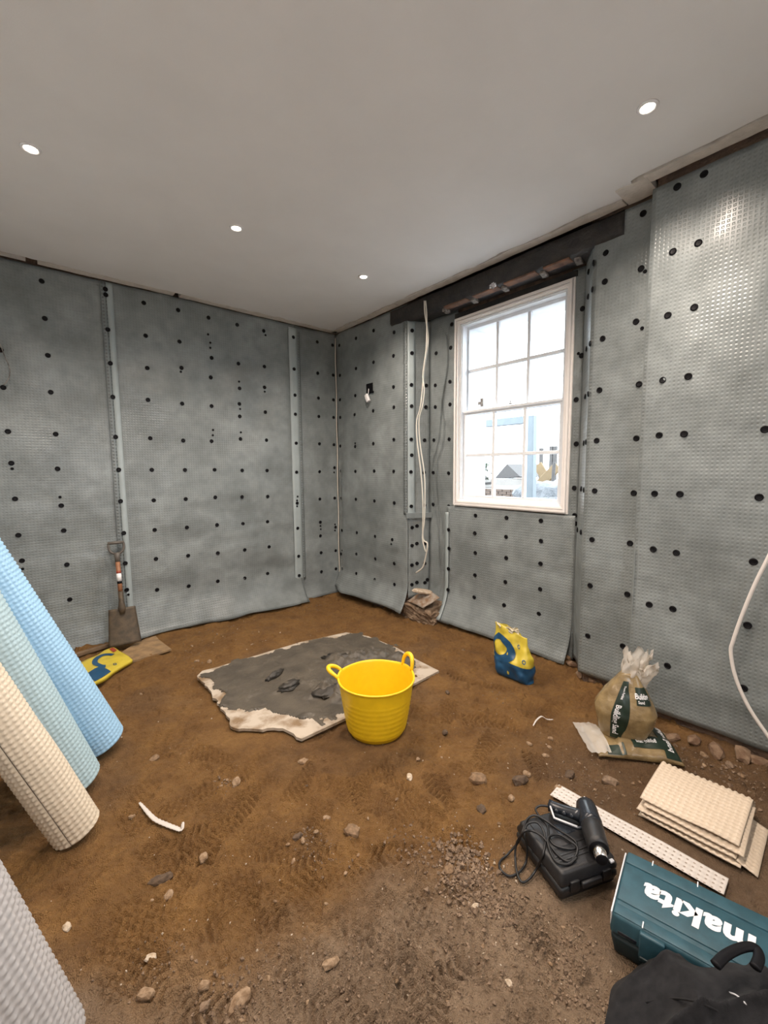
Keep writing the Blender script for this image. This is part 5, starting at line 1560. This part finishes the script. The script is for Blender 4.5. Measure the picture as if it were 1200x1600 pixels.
# gravel too fine to count
gv, gf = [], []
oct_ = np.array([(1, 0, 0), (-1, 0, 0), (0, 1, 0), (0, -1, 0), (0, 0, 1), (0, 0, -1)], float)
of_ = [(0, 2, 4), (2, 1, 4), (1, 3, 4), (3, 0, 4), (2, 0, 5), (1, 2, 5), (3, 1, 5), (0, 3, 5)]
def gravel_at(px, py, n, sp, smin, smax):
    c0 = on(2, 0, px, py)
    for _ in range(n):
        x_, y_ = c0[0] + rng.normal(0, sp), c0[1] + rng.normal(0, sp)
        s_ = smin + (smax - smin) * rng.random() ** 2.5
        if x_ > (2.76 if y_ < 1.0 else 2.86) or y_ > 4.26 or x_ < -0.65: continue
        R3 = np.array(Euler(tuple(rng.uniform(0, 6, 3))).to_matrix())
        v_ = (oct_ * rng.uniform(0.55, 1.2, (6, 1)) * s_) @ R3.T
        b0 = len(gv)
        for p_ in v_: gv.append((x_ + p_[0], y_ + p_[1], hz(x_, y_) + s_ * 0.35 + p_[2]))
        for t_ in of_: gf.append(tuple(b0 + i for i in t_))
for a_ in ((715, 1330, 260, .045, .004, .014), (740, 1370, 300, .05, .004, .013), (770, 1410, 240, .05, .003, .011), (700, 1380, 160, .05, .003, .012), (830, 1440, 220, .07, .003, .008),
           (880, 1490, 220, .07, .003, .008), (760, 1480, 200, .09, .003, .008), (650, 1480, 140, .10, .003, .007), (560, 1540, 160, .09, .003, .008), (700, 1560, 180, .10, .003, .008),
           (430, 1560, 140, .06, .003, .009), (340, 1570, 120, .05, .003, .009), (500, 1330, 60, .05, .003, .007), (360, 1222, 50, .04, .003, .008), (900, 1550, 160, .06, .003, .008),
           (640, 1330, 90, .06, .003, .009), (940, 1230, 80, .08, .003, .008), (480, 1300, 40, .03, .003, .007), (250, 1500, 60, .06, .003, .006), (880, 1200, 70, .08, .003, .007),
           (300, 1030, 50, .08, .003, .008), (1050, 1185, 120, .10, .004, .012), (1140, 1210, 120, .10, .004, .012), (330, 985, 60, .20, .004, .010), (470, 950, 60, .16, .004, .010),
           (660, 968, 60, .06, .005, .014), (880, 1035, 80, .07, .004, .014), (780, 1085, 30, .06, .003, .007)):
    gravel_at(*a_)
gr = mesh('gravel', gv, gf, M['st_grey'])
tag(gr, 'fine grey-brown gravel and chips strewn over the earth floor', 'gravel', kind='stuff')
gv, gf = [], []
for a_ in ((740, 1360, 60, .10, .003, .008), (620, 1450, 50, .3, .0025, .005), (450, 1330, 40, .25, .0025, .005), (850, 1190, 40, .25, .0025, .006), (300, 1480, 30, .2, .0025, .005),
           (700, 1130, 30, .3, .0025, .006), (400, 1000, 40, .4, .003, .008), (760, 1500, 50, .25, .0025, .005), (300, 1150, 25, .3, .0025, .006)):
    gravel_at(*a_)
tag(mesh('white_chips', gv, gf, M['st_white']), 'tiny white plaster chips sprinkled over the earth floor', 'chips', kind='stuff')

# ------------------------------------------------------------------ outside the window
GZ = 0.55
M['o_ground'] = mat('pale_yard_ground', (0.27, 0.25, 0.235), 0.9, vary=0.15, vs=3)
M['o_brick'] = mat('pale_yard_brick', (0.13, 0.09, 0.07), 0.9, c2=(0.09, 0.07, 0.06), vs=30)
M['o_roof'] = mat('grey_roof_tiles', (0.07, 0.066, 0.066), 0.8, vary=0.15, vs=20)
M['o_house'] = mat('rendered_house_wall', (0.20, 0.19, 0.18), 0.85, vary=0.05)
M['o_frame'] = mat('pale_blue_steel', (0.115, 0.142, 0.165), 0.5, vary=0.05)
M['o_timber'] = mat('yellow_new_timber', (0.16, 0.11, 0.055), 0.7, vary=0.1)
M['o_tarp'] = mat('grey_tarpaulin', (0.10, 0.11, 0.125), 0.5, vary=0.15, bs=8, bd=0.05)
M['o_leaf'] = mat('grey_green_leaf', (0.06, 0.075, 0.05), 0.6, vary=0.2)
yard = struct(box('yard_ground', (18.5, 10, GZ - 0.1), (30, 60, 0.2), M['o_ground']), 'pale yard ground outside')
struct(box('yard_ground', (1.3, -12.95, GZ - 0.1), (30, 24, 0.2), M['o_ground']), 'ground outside behind the camera')
def oq(px, py, X): return Vector(on(0, X, px, py))
XG = 6.6
ga, gb, gc = oq(742, 663, XG), oq(833, 655, XG), oq(842, 775, XG)
gan = thing('steel_frame', (XG, gb.y, GZ), 'pale blue steel goalpost frame standing outside the window', 'frame')
def bar(name, a, b, s_, m, parent):
    a = Vector(a); b = Vector(b)
    d_ = b - a
    mw = Matrix.Translation((a + b) / 2) @ d_.to_track_quat('Z', 'Y').to_matrix().to_4x4()
    return bm_obj(name, box_bm(s_[0], s_[1], d_.length, 0.008, 1), m, parent, mw=mw)
bar('post', (XG, gb.y, GZ), (XG, gb.y + 0.03, gb.z + 0.06), (0.12, 0.14, 1), M['o_frame'], gan)
bar('crossbeam', (XG, gb.y + 0.06, gb.z), (XG, gb.y + 3.14, gb.z + 0.02), (0.10, 0.13, 1), M['o_frame'], gan)
bar('post', (XG, gb.y + 3.2, GZ), (XG, gb.y + 3.2, gb.z + 0.06), (0.12, 0.14, 1), M['o_frame'], gan)
# low brick wall
wa, wb_ = oq(722, 762, 9.0), oq(812, 760, 9.0)
bwall = thing('brick_wall', (9.0, (wa.y + wb_.y) / 2, GZ), 'low pale brick garden wall across the yard outside', 'wall')
nrow = 7; bh = (wa.z - GZ) / nrow
box('wall_core', (9.09, (wa.y + wb_.y) / 2, (GZ + wa.z) / 2), (0.14, wa.y - wb_.y, wa.z - GZ), M['o_house'], bwall)
bme = None
for r_ in range(nrow):
    nbk = int((wa.y - wb_.y) / 0.235)
    for k in range(nbk):
        yy = wb_.y + 0.12 + 0.235 * k + (0.1175 if r_ % 2 else 0)
        if yy + 0.11 > wa.y: continue
        if bme is None:
            o_ = box('brick', (0, 0, 0), (0.06, 0.215, bh * 0.84), M['o_brick'], bwall, world=False); bme = o_.data
        else:
            o_ = bpy.data.objects.new('brick', bme); COL.objects.link(o_); o_.parent = bwall
        o_.location = Vector((9.02, yy, GZ + bh * (r_ + 0.5))) - bwall.location
# lean-to roof at left behind the wall
ra_, rb2, rc_, rd_ = oq(722, 712, 11), oq(771, 760, 10.0), oq(722, 764, 10.0), oq(738, 712, 11)
lean = thing('lean_to', (10.5, ra_.y, GZ), 'low tiled lean-to roof at left outside the window', 'shed')
mesh('roof_slope', [ra_, rd_, rb2, rc_, ra_ - Vector((0, 0, .08)), rd_ - Vector((0, 0, .08)), rb2 - Vector((0, 0, .08)), rc_ - Vector((0, 0, .08))],
     [(0, 1, 2, 3), (7, 6, 5, 4), (0, 4, 5, 1), (1, 5, 6, 2), (2, 6, 7, 3), (3, 7, 4, 0)], M['o_house'], lean)
for k in range(7):
    t_ = (k + 0.5) / 7
    bar('roof_tile_row', ra_.lerp(rc_, t_) + Vector((0, 0, .03)), rd_.lerp(rb2, t_) + Vector((0, 0, .03)), (0.05, 0.06, 1), M['o_roof'], lean)
box('shed_wall', (10.6, (rc_.y + rb2.y) / 2, (GZ + rc_.z) / 2 - .02), (0.2, rc_.y - rb2.y, rc_.z - GZ - .1), M['o_house'], lean)
# gabled house further off
h0, h1_, h2 = oq(772, 748, 22), oq(792, 725, 22), oq(813, 745, 22)
ho_ = thing('gabled_house', (22, h1_.y, GZ), 'distant house with grey gabled roof seen through the middle panes', 'house')
box('house_wall', (22.5, (h0.y + h2.y) / 2, (GZ + h0.z) / 2), (2.6, h0.y - h2.y - .3, h0.z - GZ), M['o_house'], ho_)
mesh('roof', [h0, h1_, h2, h0 + Vector((3.5, 0, 0)), h1_ + Vector((3.5, 0, 0)), h2 + Vector((3.5, 0, 0))],
     [(0, 1, 2), (5, 4, 3), (0, 3, 4, 1), (1, 4, 5, 2), (0, 2, 5, 3)], M['o_roof'], ho_)
# heap of timbers and tarpaulin on the right
tarp = clod('tarpaulin_heap', tuple(oq(858, 772, 8.0) + Vector((0.3, 0, -0.1))), (0.5, 0.55, 0.42), M['o_tarp'], 'grey tarpaulin heap outside at right of the window', 'tarpaulin', seed=3, sub=3)
tarp2 = clod('tarpaulin_heap', tuple(oq(820, 776, 8.3) + Vector((0.3, 0, -0.1))), (0.35, 0.4, 0.45), M['o_tarp'], 'smaller grey tarpaulin heap outside behind the frame post', 'tarpaulin', seed=8, sub=3)
for i, (p0, p1, X_, lb_) in enumerate([((840, 726), (858, 756), 9.5, 'steep yellow plank leaning outside, beside the frame post'),
                                      ((872, 728), (838, 762), 9.2, 'yellow plank leaning the other way outside the right panes')]):
    e0, e1_ = oq(*p0, X_), oq(*p1, X_)
    e1_ = e0 + (e1_ - e0) * ((GZ + 0.08 - e0.z) / (e1_.z - e0.z))       # foot on the ground
    tag(bar('plank', e0, e1_, (0.05, 0.22, 1), M['o_timber'], None), lb_, 'plank')
a0, a1 = oq(862, 755, 8.8), oq(866, 722, 8.8); a0.z = GZ + 0.02
tag(bar('plank', a0, a1, (0.05, 0.06, 1), M['o_roof'], None), 'thin dark upright batten outside the right panes', 'plank')
# tile row on the sill of the yard wall
for k in range(5):
    q_ = oq(812 + 13 * k, 782, 5.6)
    o_ = tube('ridge_tile', [q_ + Vector((0, -0.07, 0)), q_ + Vector((0, 0.05, 0.0))], 0.045, M['o_tarp'], None, 10)
    tag(o_, '%s curved grey ridge tile from the left outside the sill' % ['first', 'second', 'third', 'fourth', 'fifth'][k], 'tile', 'ridge tiles outside the sill')
bar_y = (oq(805, 784, 5.6).y + oq(872, 784, 5.6).y) / 2
tag(box('tile_shelf', (5.65, bar_y, (GZ + oq(840, 787, 5.6).z) / 2), (0.25, 1.5, oq(840, 787, 5.6).z - GZ - .02), M['o_house']), 'low pale block wall carrying the ridge tiles', 'wall')
# chimneys on the far skyline
for k, (px, lb_) in enumerate(((846, 'dark post on the skyline nearest the frame outside'), (862, 'second dark stub on the skyline outside'), (868, 'last dark stub on the skyline by the jamb'))):
    q_ = oq(px, 700 if k == 0 else 697, 16)
    tag(box('skyline_post', (16, q_.y, (GZ + q_.z) / 2), (0.12, 0.12, q_.z - GZ), M['o_roof']), lb_, 'post')
# bare bush
q_ = oq(750, 738, 9.8)
bu_ = thing('bush', (9.8, q_.y, GZ), 'grey twiggy bush rising behind the lean-to roof outside', 'bush')
lv, lf = [], []
cc_ = oq(750, 728, 9.8)
for _ in range(420):
    p_ = cc_ + Vector((rng.normal(0, .18), rng.normal(0, .16), rng.normal(0, .20)))
    d1 = Vector(rng.normal(0, 1, 3)).normalized() * 0.05; d2 = Vector(rng.normal(0, 1, 3)).normalized() * 0.03
    b0 = len(lv)
    lv += [p_ - d1, p_ + d2, p_ + d1, p_ - d2]; lf.append((b0, b0 + 1, b0 + 2, b0 + 3))
o_ = mesh('foliage', lv, lf, M['o_leaf'], bu_); o_['kind'] = 'stuff'
tube('stem', [(9.8, q_.y, GZ), (9.8, cc_.y, cc_.z - 0.3), (9.8, cc_.y, cc_.z)], [0.04, 0.03, 0.015], M['o_roof'], bu_, 8)

bpy.context.view_layer.update()
